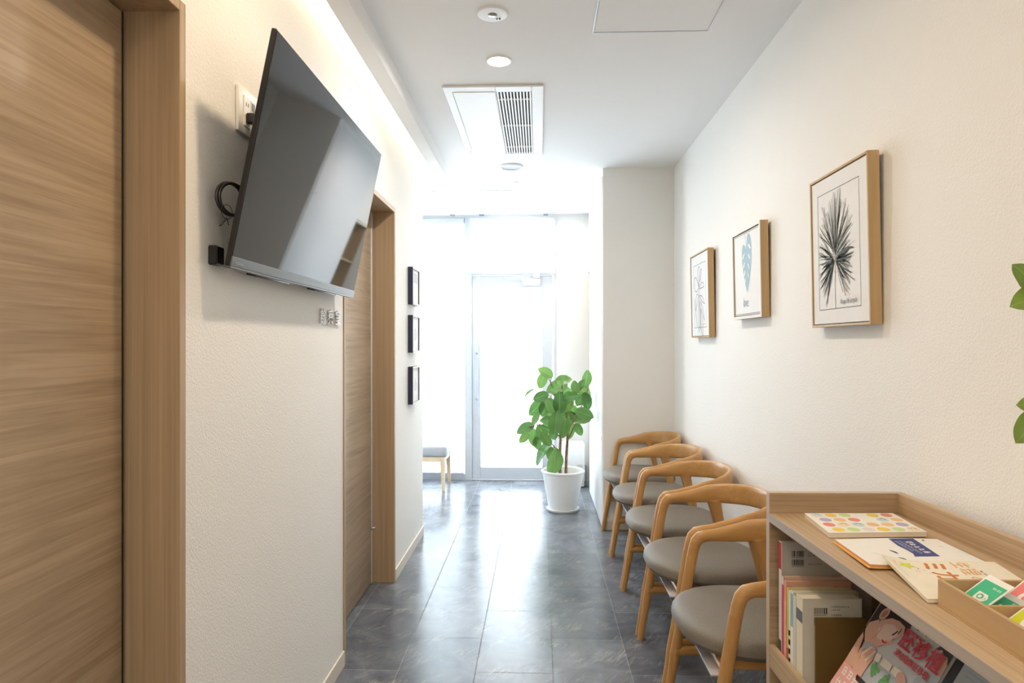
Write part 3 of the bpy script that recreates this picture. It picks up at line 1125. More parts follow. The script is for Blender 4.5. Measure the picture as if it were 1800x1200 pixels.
def draw_line_leaf(A, W, H):
    border(A, W * .13, H * .10, W * .86, H * .885, 0.0022, 2)
    cx, cy = W * .46, H * .60
    def loop(p0, p1, p2, p3, wd=0.0028):
        A.stroke(bez(p0, p1, p2, 10), wd, 1, 2)
        A.stroke(bez(p2, p3, p0, 10), wd, 1, 2)
    loop((cx, cy), (cx - .05, cy + .10), (cx + .01, cy + .115), (cx + .05, cy + .09))
    loop((cx + .015, cy + .03), (cx + .05, cy + .12), (cx + .07, cy + .085), (cx + .06, cy + .05))
    loop((cx - .005, cy), (cx - .07, cy + .09), (cx - .11, cy + .05), (cx - .11, cy - .06))
    loop((cx + .01, cy - .01), (cx + .08, cy + .05), (cx + .115, cy - .005), (cx + .07, cy - .01))
    loop((cx - .01, cy - .05), (cx - .07, cy + .0), (cx - .085, cy - .13), (cx - .04, cy - .08))
    loop((cx + .01, cy - .05), (cx + .08, cy - .04), (cx + .12, cy - .10), (cx + .05, cy - .08))
    loop((cx + .0, cy - .07), (cx + .035, cy - .14), (cx + .005, cy - .24), (cx - .05, cy - .15))
    loop((cx + .035, cy - .08), (cx + .10, cy - .13), (cx + .11, cy - .19), (cx + .05, cy - .14))
    loop((cx + .03, cy - .12), (cx + .09, cy - .20), (cx + .07, cy - .28), (cx + .02, cy - .22))
    A.stroke(bez((cx - .105, cy - .06), (cx - .09, cy - .20), (cx + .0, cy - .25), 12), 0.0028, 1, 2)
    A.stroke([(cx, cy + .02), (cx + .004, cy - .10), (cx + .03, cy - .24)], 0.0022, 1, 3)
    A.stroke([(W * .60 + i * .006, H * .135 + (.006 if i % 2 else -.002)) for i in range(14)], 0.0014, 2, 3)


art_frame('largest looking framed print of a dark fan palm leaf, nearest the bookshelf', 1.862, 2.252, 1.333, 1.803, draw_palm,
          [M['mat'], M['ink'], M['greyink'], flat('olive_black_ink', (0.045, 0.055, 0.035))])
art_frame('framed print of a blue monstera leaf, the middle of the row', 2.752, 3.145, 1.389, 1.778, draw_love,
          [M['mat'], flat('dusty_blue', (0.30, 0.45, 0.52)), M['ink'], M['ink'], flat('pale_blue', (0.50, 0.62, 0.68)), flat('slate_blue_ink', (0.25, 0.31, 0.40))],
          None, 0.013)
art_frame('framed black line drawing of a leaf, farthest along the right wall', 3.592, 4.000, 1.315, 1.786, draw_line_leaf,
          [M['mat'], M['ink'], M['greyink']])

# the middle frame has a white painted face over its wooden sides
for o in list(bpy.data.objects):
    if o.name.startswith('picture_frame') and 'blue monstera' in o['label']:
        hy, Ht, l = 0.1965, 0.389, 0.012
        b = B()
        for (a0, a1, c0, c1) in ((-hy, -hy + l, 0, Ht), (hy - l, hy, 0, Ht), (-hy + l, hy - l, 0, l), (-hy + l, hy - l, Ht - l, Ht)):
            b.box(-0.0262, -0.0238, a0, a1, c0, c1)
        b.build('white_face', M['mat'], o)


# ================================================================== CHAIRS
def superring(cx, hx_f, hx_b, hv, z, n=44, e=2.5, inset=0.0):
    out = []
    for k in range(n):
        a = 2 * math.pi * k / n
        c, s = math.cos(a), math.sin(a)
        rx = (hx_b if c > 0 else hx_f) - inset
        out.append(Vector((cx + math.copysign(abs(c) ** (2 / e), c) * rx, math.copysign(abs(s) ** (2 / e), s) * (hv - inset), z)))
    return out


def make_chair():
    t = thing('armchair', 'x', 'chair', (0, 0, 0), group='oak armchairs in a row along the right wall')
    # upholstered seat
    b = B()
    prof = [(0.400, 0.050), (0.402, 0.026), (0.410, 0.009), (0.424, 0.0), (0.440, 0.0015), (0.453, 0.010), (0.461, 0.026), (0.466, 0.055), (0.469, 0.11), (0.470, 0.17)]
    rings = [superring(0.0, 0.240, 0.212, 0.246, z, inset=i) for z, i in prof]
    b.rings(rings)
    b.build('seat', M['fabric'], t)
    # arm and back rail: one bent piece
    path = []       # position, outward side vector, half thickness, half height
    Yv = Vector((0, 1, 0))

    def side(sg):
        L = []
        L.append((Vector((-0.127, sg * .2600, .545)), sg * Yv, .0180, .0180))
        L.append((Vector((-0.121, sg * .2600, .575)), sg * Yv, .0178, .0180))
        L.append((Vector((-0.113, sg * .2598, .597)), sg * Yv, .0158, .0200))
        L.append((Vector((-0.099, sg * .2595, .611)), sg * Yv, .0158, .0215))
        L.append((Vector((-0.078, sg * .2592, .6165)), sg * Yv, .0158, .0200))
        for x, top in ((-0.045, .641), (0.0, .6525), (0.04, .663)):
            zb = .597
            L.append((Vector((x, sg * .2588, (top + zb) / 2)), sg * Yv, .0160, (top - zb) / 2))
        for d in (8, 20, 32, 45, 58, 70, 80):
            a = R(d)
            top = .669 + (.703 - .669) * math.sin(a)
            bot = .597 + (.618 - .597) * math.sin(a) ** 2
            nrm = Vector((.205 * math.sin(a), sg * .262 * math.cos(a), 0))
            nv = Vector((math.sin(a) / .205, sg * math.cos(a) / .262, 0)).normalized()
            L.append((Vector((.040 + .200 * math.sin(a), sg * .259 * math.cos(a), (top + bot) / 2)), nv, .0155 - .0045 * math.sin(a), (top - bot) / 2))
        return L
    Lp = side(1)
    Ln = side(-1)
    mid = [(Vector((.240, 0, (.704 + .618) / 2)), Vector((1, 0, 0)), .011, .043)]
    path = Lp + mid + list(reversed(Ln))
    rings = []
    N = len(path)
    for i, (p, sv, ht, hh) in enumerate(path):
        T = (path[min(i + 1, N - 1)][0] - path[max(i - 1, 0)][0]).normalized()
        U = T.cross(sv).normalized()
        if i >= N // 2 + 1:
            U = -U
        if i == N // 2:
            U = Vector((0, 0, 1))
        if abs(T.z) < 0.6 and U.z < 0:
            U = -U
        ring = []
        for k in range(16):
            a = 2 * math.pi * k / 16
            c, s = math.cos(a), math.sin(a)
            e = 2.0 if hh < 0.024 else 2.7
            ring.append(p + sv * (math.copysign(abs(c) ** (2 / e), c) * ht) + U * (math.copysign(abs(s) ** (2 / e), s) * hh))
        if i >= N // 2 + 1:
            ring = [ring[(8 - k) % 16] for k in range(16)]
        rings.append(ring)
    # make neighbouring rings line up
    for i in range(1, len(rings)):
        best = min(range(16), key=lambda s: sum((rings[i][(k + s) % 16] - rings[i - 1][k]).length for k in range(16)))
        alt = [rings[i][(-k) % 16] for k in range(16)]
        best2 = min(range(16), key=lambda s: sum((alt[(k + s) % 16] - rings[i - 1][k]).length for k in range(16)))
        d1_ = sum((rings[i][(k + best) % 16] - rings[i - 1][k]).length for k in range(16))
        d2_ = sum((alt[(k + best2) % 16] - rings[i - 1][k]).length for k in range(16))
        if d2_ < d1_ - 1e-9:
            rings[i] = [alt[(k + best2) % 16] for k in range(16)]
        else:
            rings[i] = [rings[i][(k + best) % 16] for k in range(16)]
    b = B()
    b.rings(rings)
    b.build('arm_and_back_rail', M['oak'], t, ang=60)
    for sg in (1, -1):
        b = B()
        n = 8
        pts, rad = [], []
        for i in range(n + 1):
            f = i / n
            pts.append((-0.220 + (0.093) * f, sg * (.2615 - .0015 * f), 0.0 + .548 * f))
            rad.append(0.0135 + 0.0047 * min(1, f * 1.6) + (0.002 if 0.33 < f < 0.5 else 0))
        b.tube(pts, rad, 14)
        b.build('front_leg', M['oakz'], t)
        b = B()
        pts, rad = [], []
        for f, r_ in ((0, .026), (.05, .0215), (.12, .0182), (.3, .0175), (.6, .019), (.8, .017), (1, .0135)):
            pts.append((0.098 + 0.142 * f, sg * (.2500 + .002 * f), .612 * (1 - f)))
            rad.append(r_)
        b.tube(pts, rad, 14)
        b.build('rear_leg', M['oakz'], t)
        b = B()
        pts, rad = [], []
        for f, r_ in ((0, .022), (.06, .0165), (.15, .0150), (.85, .0150), (.94, .0165), (1, .020)):
            pts.append((-0.186 + 0.370 * f, sg * (.2610 - .0080 * f), .217 + .0 * f))
            rad.append(r_)
        b.tube(pts, rad, 12)
        b.build('side_stretcher', M['oak'], t)
    dk = flat('shadow_oak', (0.20, 0.10, 0.04))
    b = B()
    b.box(-0.150, 0.160, -0.200, -0.165, .372, .4005, 0, 0.003, 1)
    b.box(-0.150, 0.160, 0.165, 0.200, .372, .4005, 0, 0.003, 1)
    b.tube([(-.150, -.257, .385), (-.150, .257, .385)], .011, 10)
    b.tube([(.148, -.255, .385), (.148, .255, .385)], .011, 10)
    b.build('seat_rail', M['oak'], t)
    b = B()
    b.box(-0.186, -0.136, -0.232, 0.232, .368, .3735, 0, 0.001, 1)
    b.build('under_seat_plate', plain('lilac_grey_plate', (0.52, 0.51, 0.54), 0.5, var=0.02), t)
    return t


chair_labels = ['oak armchair with grey seat, nearest the camera, half hidden by the bookshelf',
                'oak armchair with grey seat, second from the bookshelf',
                'oak armchair with grey seat, third from the bookshelf, middle of the row',
                'oak armchair with grey seat, second from the far end of the row',
                'oak armchair with grey seat, farthest one, against the end wall of the niche']
proto = make_chair()
for i, yc in enumerate((2.108, 2.686, 3.262, 3.831, 4.402)):
    c = proto if i == 0 else copy_tree(proto)
    c.location = (0.658, yc, 0)
    c['label'] = chair_labels[i]

# ================================================================== BENCH AND APPLIANCE
t = thing('bench', 'pale grey upholstered bench with birch legs in front of the window', 'bench', (-1.40, 6.055, 0))
B().box(-0.60, 0.60, -0.190, 0.215, .290, .388, 0, 0.022, 4).build('cushion', M['bench'], t)
b = B()
b.box(-0.575, 0.578, -0.180, -0.158, .250, .291)
b.box(-0.575, 0.578, 0.183, 0.205, .250, .291)
b.box(-0.578, -0.556, -0.158, 0.183, .250, .291)
b.box(0.556, 0.578, -0.158, 0.183, .250, .291)
b.build('seat_frame', M['birch'], t)
for sx in (-1, 1):
    for yy in (-0.178, 0.190):
        b = B()
        x_ = sx * 0.562
        rings = []
        for z, h in ((0.0, .012), (.25, .020), (.2905, .0205)):
            xo = x_ + sx * (.0205 - h)
            rings.append([Vector((xo - h, yy - h + (.0205 - h) * (-1 if yy < 0 else 1), z)), Vector((xo + h, yy - h + (.0205 - h) * (-1 if yy < 0 else 1), z)),
                          Vector((xo + h, yy + h + (.0205 - h) * (-1 if yy < 0 else 1), z)), Vector((xo - h, yy + h + (.0205 - h) * (-1 if yy < 0 else 1), z))])
        b.rings(rings)
        b.build('leg', M['birch'], t)

t = thing('air_purifier', 'white boxy appliance on the floor behind the potted plant', 'appliance', (0.31, 6.13, 0))
b = B()
b.box(-0.10, 0.099, -0.085, 0.085, .150, .385, 0, 0.006)
b.build('upper_body', M['white'], t)
b = B()
b.box(-0.10, 0.095, -0.083, 0.085, .008, .148, 0, 0.004)
b.build('water_tank', M['white'], t)
b = B()
b.box(0.03, 0.080, -0.0865, -0.085, .178, .205)
b.build('indicator_panel', flat('pale_grey_panel', (0.6, 0.6, 0.58)), t)
b = B()
b.box(-0.08, 0.09, -0.06, 0.06, .384, .398, 0, 0.005)
b.build('top_grille', M['offwhite'], t)
b = B()
b.tube([(0.099, 0.02, .19), (0.115, 0.02, .17), (0.118, 0.03, .10), (0.116, 0.04, .004)], 0.004, 8)
b.build('mains_cord', flat('grey_cord', (0.35, 0.35, 0.36)), t)
b = B()
b.box(-0.09, 0.09, -0.075, 0.075, 0.0, .009)
b.build('foot', M['dark'], t)


# ================================================================== PLANTS
def leaf_mesh(name, mat):
    """unit leaf: stem end at the origin, tip at x=1, folded a little along the midrib"""
    b = B()
    nx, ny = 12, 6
    grid = []
    for i in range(nx + 1):
        f = i / nx
        wd = 0.30 * math.sin(math.pi * min(1, f ** 0.88)) ** 0.62 * (1.0 if f < .80 else 1.0 - 0.25 * ((f - .80) / .20) ** 1.3) + (0.004 if 0 < i < nx else 0.0025)
        row = []
        for j in range(ny + 1):
            g = -1 + 2 * j / ny
            z = 0.10 * abs(g) * (wd / 0.30) * 0.75 - 0.16 * (f - 0.35) ** 2 + 0.012 * math.sin(f * 17 + g * 2)
            row.append(b.bm.verts.new((f, g * wd, z)))
        grid.append(row)
    for i in range(nx):
        for j in range(ny):
            b.bm.faces.new([grid[i][j], grid[i + 1][j], grid[i + 1][j + 1], grid[i][j + 1]])
    o = b.build(name, mat, ang=80)
    return o


def leaf_matrix(base, direction, normal, size):
    x = Vector(direction).normalized()
    n = Vector(normal)
    z = (n - x * n.dot(x)).normalized()
    y = z.cross(x)
    m = Matrix((x, y, z)).transposed().to_4x4()
    return Matrix.Translation(base) @ m @ Matrix.Scale(size, 4)


LEAVES = [(0.029, 5.146, 1.006, 250, 0.099), (0.058, 5.103, 1.06, 150, 0.099), (-0.068, 5.197, 0.908, 215, 0.074), (0.021, 5.12, 0.882, 200, 0.099), (0.176, 5.091, 1.004, 10, 0.103), (0.148, 5.199, 0.95, 200, 0.137), (0.169, 5.364, 0.902, 10, 0.12), (-0.01, 5.326, 0.785, 225, 0.13), (0.047, 5.315, 0.781, 250, 0.108), (0.094, 5.141, 0.813, 300, 0.11), (0.157, 5.12, 0.825, 90, 0.133), (0.215, 5.159, 0.802, 45, 0.094), (0.234, 5.125, 0.879, 10, 0.104), (0.275, 5.104, 0.946, 100, 0.083), (0.321, 5.139, 0.965, 60, 0.075), (0.395, 5.30, 1.003, 80, 0.104), (0.372, 5.30, 0.899, 300, 0.119), (0.385, 5.27, 0.84, 280, 0.112), (0.33, 5.326, 0.851, 240, 0.097), (0.352, 5.132, 0.753, 340, 0.115), (0.340, 5.169, 0.702, 190, 0.105), (0.31, 5.271, 0.621, 290, 0.084), (0.251, 5.304, 0.611, 260, 0.102), (0.271, 5.343, 0.741, 280, 0.103), (0.223, 5.352, 0.702, 0, 0.131), (0.128, 5.098, 0.678, 85, 0.14), (0.193, 5.12, 0.653, 260, 0.118), (0.113, 5.285, 0.586, 280, 0.086), (0.075, 5.232, 0.688, 180, 0.096), (-0.02, 5.127, 0.715, 240, 0.081), (-0.095, 5.222, 0.63, 205, 0.117), (-0.106, 5.099, 0.576, 225, 0.078), (-0.043, 5.369, 0.547, 270, 0.109), (-0.012, 5.347, 0.501, 280, 0.087), (0.022, 5.245, 0.596, 300, 0.112), (0.053, 5.166, 0.559, 300, 0.1), (0.055, 5.361, 0.613, 20, 0.103), (0.091, 5.253, 0.75, 210, 0.075), (0.05, 5.3, 0.446, 235, 0.185), (0.091, 5.25, 0.437, 255, 0.081), (0.117, 5.15, 0.375, 80, 0.17)]
PX, PY = 0.186, 5.232
pl = thing('potted_plant', 'leafy green rubber plant in a white round pot on the floor by the storage door', 'plant', (PX, PY, 0))
b = B()
b.lathe([(0.100, 0.022), (0.106, 0.020), (0.112, 0.026), (0.150, 0.25), (0.158, 0.288), (0.166, 0.292), (0.168, 0.304), (0.160, 0.311), (0.149, 0.306), (0.146, 0.288), (0.140, 0.25), (0.100, 0.06)], 48)
b.build('pot', M['pot'], pl)
b = B()
b.lathe([(0.105, 0.0), (0.121, 0.002), (0.127, 0.018), (0.124, 0.021), (0.110, 0.0195), (0.06, 0.0195)], 48)
b.build('saucer', M['pot'], pl)
b = B()
b.lathe([(0.139, 0.246), (0.10, 0.254), (0.05, 0.258), (0.01, 0.259)], 32)
b.build('soil', M['gravel'], pl)
rnd = random.Random(11)
stems = [[(-0.020, -0.01, .25), (-0.026, -0.01, .40), (-0.018, -0.015, .55), (-0.030, -0.01, .70), (-0.05, -0.02, .86), (-0.10, -0.04, 1.00)],
         [(0.022, 0.00, .25), (0.026, 0.0, .40), (0.036, 0.005, .55), (0.03, -0.01, .70), (0.00, -0.03, .84), (-0.01, -0.06, .98)]]
for s in stems:
    sb = B()
    sb.tube(s, [0.0115, 0.0105, 0.0095, 0.008, 0.006, 0.004], 10)
    sb.build('stem', M['bark'], pl)
brs = [[(0.03, 0.0, .60), (0.09, 0.03, .70), (0.16, 0.04, .82), (0.20, 0.06, .95)], [(-0.018, -0.01, .56), (-0.09, 0.01, .62), (-0.18, 0.0, .66), (-0.26, -0.02, .64)],
       [(-0.024, -0.01, .42), (-0.07, 0.03, .49), (-0.11, 0.08, .52)], [(0.03, 0.0, .52), (0.09, -0.03, .66), (0.14, -0.07, .72)],
       [(-0.05, -0.02, .78), (-0.13, 0.03, .82), (-0.2, -0.01, .90)], [(0.02, -0.01, .72), (0.08, -0.06, .86), (0.13, -0.10, .95)]]
nodes = [Vector(p) for s in stems for p in s[2:]] + [Vector(p) for s in brs for p in s[1:]]
bb = B()
for s in brs:
    bb.tube(s, [0.0055, 0.0045, 0.0035, 0.0025][:len(s)], 7)
for (X, Y, Z, a, L) in LEAVES:
    d = Vector((math.cos(R(a)), 0, math.sin(R(a))))
    base = Vector((X - PX, Y - PY, Z)) - d * L * 0.5
    nd = min(nodes, key=lambda q: (q - base).length)
    m_ = (nd + base) / 2 + Vector((0, 0, -0.010))
    bb.tube([nd, m_, base], [0.0022, 0.0018, 0.0015], 6)
bb.build('branches', M['bark'], pl)
lm = leaf_mesh('leaf', M['leaf'])
for i, (X, Y, Z, a, L) in enumerate(LEAVES):
    X = min(X, 0.415 - L * (0.36 + 0.32 * abs(math.cos(R(a)))))
    o = lm if i == 0 else lm.copy()
    if i:
        COL.objects.link(o)
    o.parent = pl
    tiltd = rnd.uniform(-0.35, 0.25)
    d = Vector((math.cos(R(a)), tiltd, math.sin(R(a)))).normalized()
    base = Vector((X - PX, Y - PY, Z)) - d * L * 0.5
    nrm = Vector((rnd.uniform(-.55, .55), -1.0, 0.25 + rnd.uniform(-.3, .6)))
    if i in (2, 38):
        nrm = Vector((-.75, -.35, .6))
    o.matrix_local = leaf_matrix(base - d * L * 0.10, d, nrm, L * 1.34)

# plant on the near end of the bookshelf, only its leaf tips reach into the picture
NP = Vector((0.80, 0.62, 0.864))
pn = thing('potted_plant', 'leafy plant at the right edge above the near end of the bookshelf', 'plant', NP)
b = B()
b.lathe([(0.050, 0.0), (0.055, 0.002), (0.074, 0.11), (0.078, 0.125), (0.070, 0.125), (0.066, 0.105), (0.03, 0.10)], 36)
b.build('pot', M['pot'], pn)
b = B()
b.lathe([(0.065, 0.104), (0.03, 0.112), (0.005, 0.113)], 24)
b.build('soil', M['gravel'], pn)
sb = B()
sb.tube([(0, 0, .10), (-0.005, 0.02, .25), (0.005, 0.05, .40), (0.0, 0.10, .56)], [0.008, 0.007, 0.006, 0.003], 8)
sb.build('stem', M['bark'], pn)
NL = [((0.724, 0.99, 1.345), (-0.62, 0.2, 0.78), .066), ((0.740, 1.0, 1.357), (-0.98, 0.0, -0.35), .066), ((0.742, 1.0, 1.190), (-0.95, 0.0, 0.05), .055),
      ((0.724, 1.0, 1.186), (-0.62, 0.0, -0.78), .062), ((0.735, .97, 1.195), (-0.62, 0.1, -0.75), .05), ((0.80, .90, 1.50), (0.2, 0.2, 0.8), .09), ((0.74, .80, 1.42), (-0.3, 0.4, 0.7), .09),
      ((0.84, .80, 1.38), (0.5, 0.3, 0.5), .08), ((0.78, .72, 1.30), (-0.1, 0.6, 0.3), .09), ((0.85, .66, 1.25), (0.5, -.3, 0.4), .085), ((0.76, .60, 1.22), (-.5, -.5, 0.4), .085)]
bb = B()
tops = [Vector((-0.005, 0.02, .25)), Vector((0.005, 0.05, .40)), Vector((0.0, 0.10, .56))]
for p, d, L in NL:
    q = Vector(p) - NP
    nd = min(tops, key=lambda k: (k - q).length)
    bb.tube([nd, (nd + q) / 2 + Vector((0, 0, .02)), q], [0.003, 0.0022, 0.0014], 6)
bb.build('branches', M['bark'], pn)
lm2 = leaf_mesh('leaf', M['leafn'])
for i, (p, d, L) in enumerate(NL):
    o = lm2 if i == 0 else lm2.copy()
    if i:
        COL.objects.link(o)
    o.parent = pn
    o.matrix_local = leaf_matrix(Vector(p) - NP, d, (-.25, -1.0, .35), L)

# ================================================================== BOOKSHELF
ROT = R(1.24)
cab = thing('bookshelf', 'low ash bookshelf with raised rim standing against the right wall', 'bookshelf', (0.569, 1.693, 0), (0, 0, ROT))
DP = 0.331
LEN = 1.20
ZT = 0.862
# local frame: +x to the wall, -y towards the camera
b = B()
b.box(0.0, DP, 0.0, 0.020, 0.0, 0.912)
b.build('side_panel', M['cabx'], cab)
boxobj('edge_band', -0.0012, 0.0, 0.0, 0.020, 0.0, 0.912, M['cabz'], cab)
boxobj('edge_band', -0.0012, DP, -0.0, 0.020, 0.912, 0.9125, M['cabz'], cab)
boxobj('side_panel', 0.0, DP, -LEN - 0.02, -LEN, 0.0, 0.912, M['cabx'], cab)
boxobj('top_board', 0.0, DP - 0.018, -LEN, 0.0, ZT - 0.020, ZT, M['cab'], cab)
boxobj('edge_band', -0.0012, 0.0, -LEN, 0.0, ZT - 0.0205, ZT - 0.0004, wood('grey_ash_edge', (0.50, 0.43, 0.36), (0.36, 0.30, 0.25), 'Y', 160.0, 0.45, 1.0), cab)
boxobj('back_rim', DP - 0.018, DP, -LEN, 0.0, ZT - 0.020, 0.912, M['cab'], cab)
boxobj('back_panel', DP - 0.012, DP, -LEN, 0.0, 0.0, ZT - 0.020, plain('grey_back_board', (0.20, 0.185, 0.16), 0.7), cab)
boxobj('shelf_board', 0.012, DP - 0.012, -LEN, 0.0, 0.502, 0.525, M['cab'], cab)
boxobj('front_lip', 0.0, 0.012, -LEN, 0.0, 0.484, 0.540, M['cab'], cab)
boxobj('shelf_board', 0.012, DP - 0.012, -LEN, 0.0, 0.110, 0.130, M['cab'], cab)
boxobj('front_lip', 0.0, 0.012, -LEN, 0.0, 0.095, 0.150, M['cab'], cab)
boxobj('plinth', 0.02, 0.035, -LEN, 0.0, 0.0, 0.09, M['cab'], cab)

CT, ST = math.cos(ROT), math.sin(ROT)


def cw(x, y, z=0.0):
    """point of the bookshelf's own frame -> room"""
    return (0.569 + x * CT - y * ST, 1.693 + x * ST + y * CT, z)


# books standing in a row, spines to the aisle
def barcode(A, x, y, w_, h_, m, seed):
    rn = random.Random(seed)
    u = 0.0
    while u < w_:
        d = rn.choice([0.0007, 0.001, 0.0016, 0.0022])
        A.rect(x + u, y, x + min(u + d, w_), y + h_, m, 2)
        u += d + rn.choice([0.0008, 0.0012, 0.0018])


def book(label, yf, thick, depth, height, cover, spine, bands=(), codes=0, text=None, pages=None, seed=1, patch=None):
    """yf = distance of the far face from the shelf's far side panel; backs face the camera"""
    x0 = 0.016
    loc = cw(x0, -yf - thick, 0.525)
    t = thing('book', label, 'book', loc, (0, 0, ROT), group='books standing at the far end of the shelf')
    cv = 0.0012 if thick < 0.012 else 0.002
    b = B()
    b.box(0, depth, 0, cv, 0, height)
    b.box(0, depth, thick - cv, thick, 0, height)
    A = Art(b, (0, 0, 0), (1, 0, 0), (0, 0, 1), 0.0003)
    if patch:
        A.rect(patch[0], patch[1], patch[2], patch[3], 3, 1)
    for k in range(codes):
        barcode(A, 0.024, height - 0.034 - k * 0.021, 0.030, 0.014, 1, seed + k)
        A.rect(0.024, height - 0.037 - k * 0.021, 0.052, height - 0.0358 - k * 0.021, 2, 2)
    if text:
        for k, (s, xx, yy, sz) in enumerate(text):
            A.marks(len(s), xx, yy, sz * .8, 2, 2, seed + k)
    b.build('cover', [cover, M['ink'], M['greyink'], flat('pale_label_patch', (0.70, 0.62, 0.46))], t)
    b = B()
    b.box(-0.0012, 0.0006, 0, thick, 0, height, 0)
    A = Art(b, (-0.0012, thick, 0), (0, -1, 0), (0, 0, 1), 0.0002)
    rn = random.Random(seed + 5)
    for k, (h0, h1, mi) in enumerate(bands):
        A.rect(0, h0 * height, thick, h1 * height, 1 + k, 1)
    b.build('spine', [spine] + [m_ for _, _, m_ in bands], t)
    b = B()
    b.box(0.001, depth - 0.002, cv, thick - cv, 0.002, height - 0.002)
    b.build('page_block', pages or M['cream'], t)
    return t


cW = M['paper']
cKey = flat('ivory_cover', (0.66, 0.62, 0.52))
cPink = flat('deep_pink', (0.70, 0.08, 0.19))
cSalmon = flat('salmon', (0.72, 0.40, 0.28))
cYel = flat('bright_yellow', (0.80, 0.52, 0.06))
cTeal = flat('pale_teal', (0.25, 0.50, 0.52))
cGreen = flat('bottle_green', (0.05, 0.17, 0.10))
cRed = flat('crimson', (0.62, 0.06, 0.08))
cGrey = flat('warm_grey_cover', (0.50, 0.47, 0.42))
T1 = [('9784000000', 0.06, 0.24, 0.007)]
book('tallest white book, leftmost in the row, with a red and green spine', 0.020, 0.016, 0.215, 0.276, cGrey, cW,
     [(0.76, 0.995, cRed), (0.0, 0.14, cGreen)], 2, [('978412     00', 0.062, 0.249, 0.005), ('C2077', 0.062, 0.243, 0.006), ('¥1,500E', 0.062, 0.222, 0.006)], seed=3)
book('thin book with a bright pink spine, beside the tallest white book', 0.040, 0.011, 0.158, 0.198, flat('pale_pink_cover', (0.72, 0.50, 0.42)), cPink, [(0.9, 1.0, cW)], 0, seed=8)
book('salmon covered book with a barcode label', 0.0535, 0.0125, 0.152, 0.192, cSalmon, cSalmon, [(0.1, 0.75, flat('light_salmon', (0.74, 0.48, 0.36)))], 1,
     [('978400    ', 0.066, 0.166, 0.005), ('C5077 ¥1300E', 0.066, 0.160, 0.005)], seed=12, patch=(0.012, 0.152, 0.110, 0.182))
book('book with a bright yellow spine, red at its foot', 0.070, 0.0085, 0.148, 0.180, flat('pale_yellow_cover', (0.76, 0.66, 0.36)), cYel, [(0.0, 0.22, cRed)], 0, seed=17)
book('narrow white book with bold black marks on its spine, behind the teal one', 0.081, 0.010, 0.146, 0.178, cKey, cW,
     [(0.04, 0.12, M['ink']), (0.17, 0.24, M['ink']), (0.29, 0.36, M['ink']), (0.41, 0.48, M['ink'])], 0, seed=19)
book('cream book with a pale teal band at the top of its spine', 0.0935, 0.0135, 0.150, 0.182, cKey, cW, [(0.55, 0.97, cTeal)], 0, [('978406  C2077', 0.07, 0.172, 0.005)], seed=22)
book('grey white book behind the thick cream book', 0.1085, 0.015, 0.148, 0.176, flat('stone_cover', (0.58, 0.54, 0.47)), flat('stone_spine', (0.66, 0.62, 0.55)), [], 0, seed=27)
book('thick cream book with two barcodes, nearest of the upright row', 0.1265, 0.034, 0.130, 0.187, cKey, flat('cream_spine', (0.74, 0.68, 0.52)),
     [(0.70, 0.84, M['greyink'])], 2, [('9784000 00', 0.062, 0.168, 0.005), ('C0077', 0.062, 0.161, 0.005), ('1200E', 0.062, 0.149, 0.006)], seed=31)
# brown panel resting against the last book
t = thing('bookend', 'plain brown board bookend leaning on the thick cream book', 'bookend', cw(0.040, -0.1715, 0.525), (0, 0, ROT))
boxobj('upright_board', 0.0, 0.110, 0.0, 0.006, 0.0, 0.148, flat('dark_kraft_brown', (0.19, 0.115, 0.035)), t)
boxobj('foot_plate', 0.0, 0.110, -0.03, 0.0, 0.0, 0.0015, M['steel'], t)


# magazines leaning back, covers to the aisle
def leaning(name, label, yfar, width, height, draw, mats, cat='magazine', thick=0.006):
    lean = math.atan(0.604)
    loc = cw(0.0225, -yfar, 0.5265)
    t = thing(name, label, cat, loc, (0, lean, ROT))
    # local: z up along the cover, -y to the right seen from the aisle, -x out of the cover
    b = B()
    b.box(0.0, 0.0008, -width, 0.0, 0, height)
    b.box(thick - 0.0008, thick, -width, 0.0, 0, height)
    b.box(0.0, thick, -0.0008, 0.0, 0, height)
    A = Art(b, (0.0, 0.0, 0.0), (0, -1, 0), (0, 0, 1), 0.0002)
    draw(A, width, height)
    b.build('cover', mats, t, smooth=False)
    boxobj('page_block', 0.0008, thick - 0.0008, -width + 0.001, -0.0008, 0.001, height - 0.001, M['cream'], t)
    return t


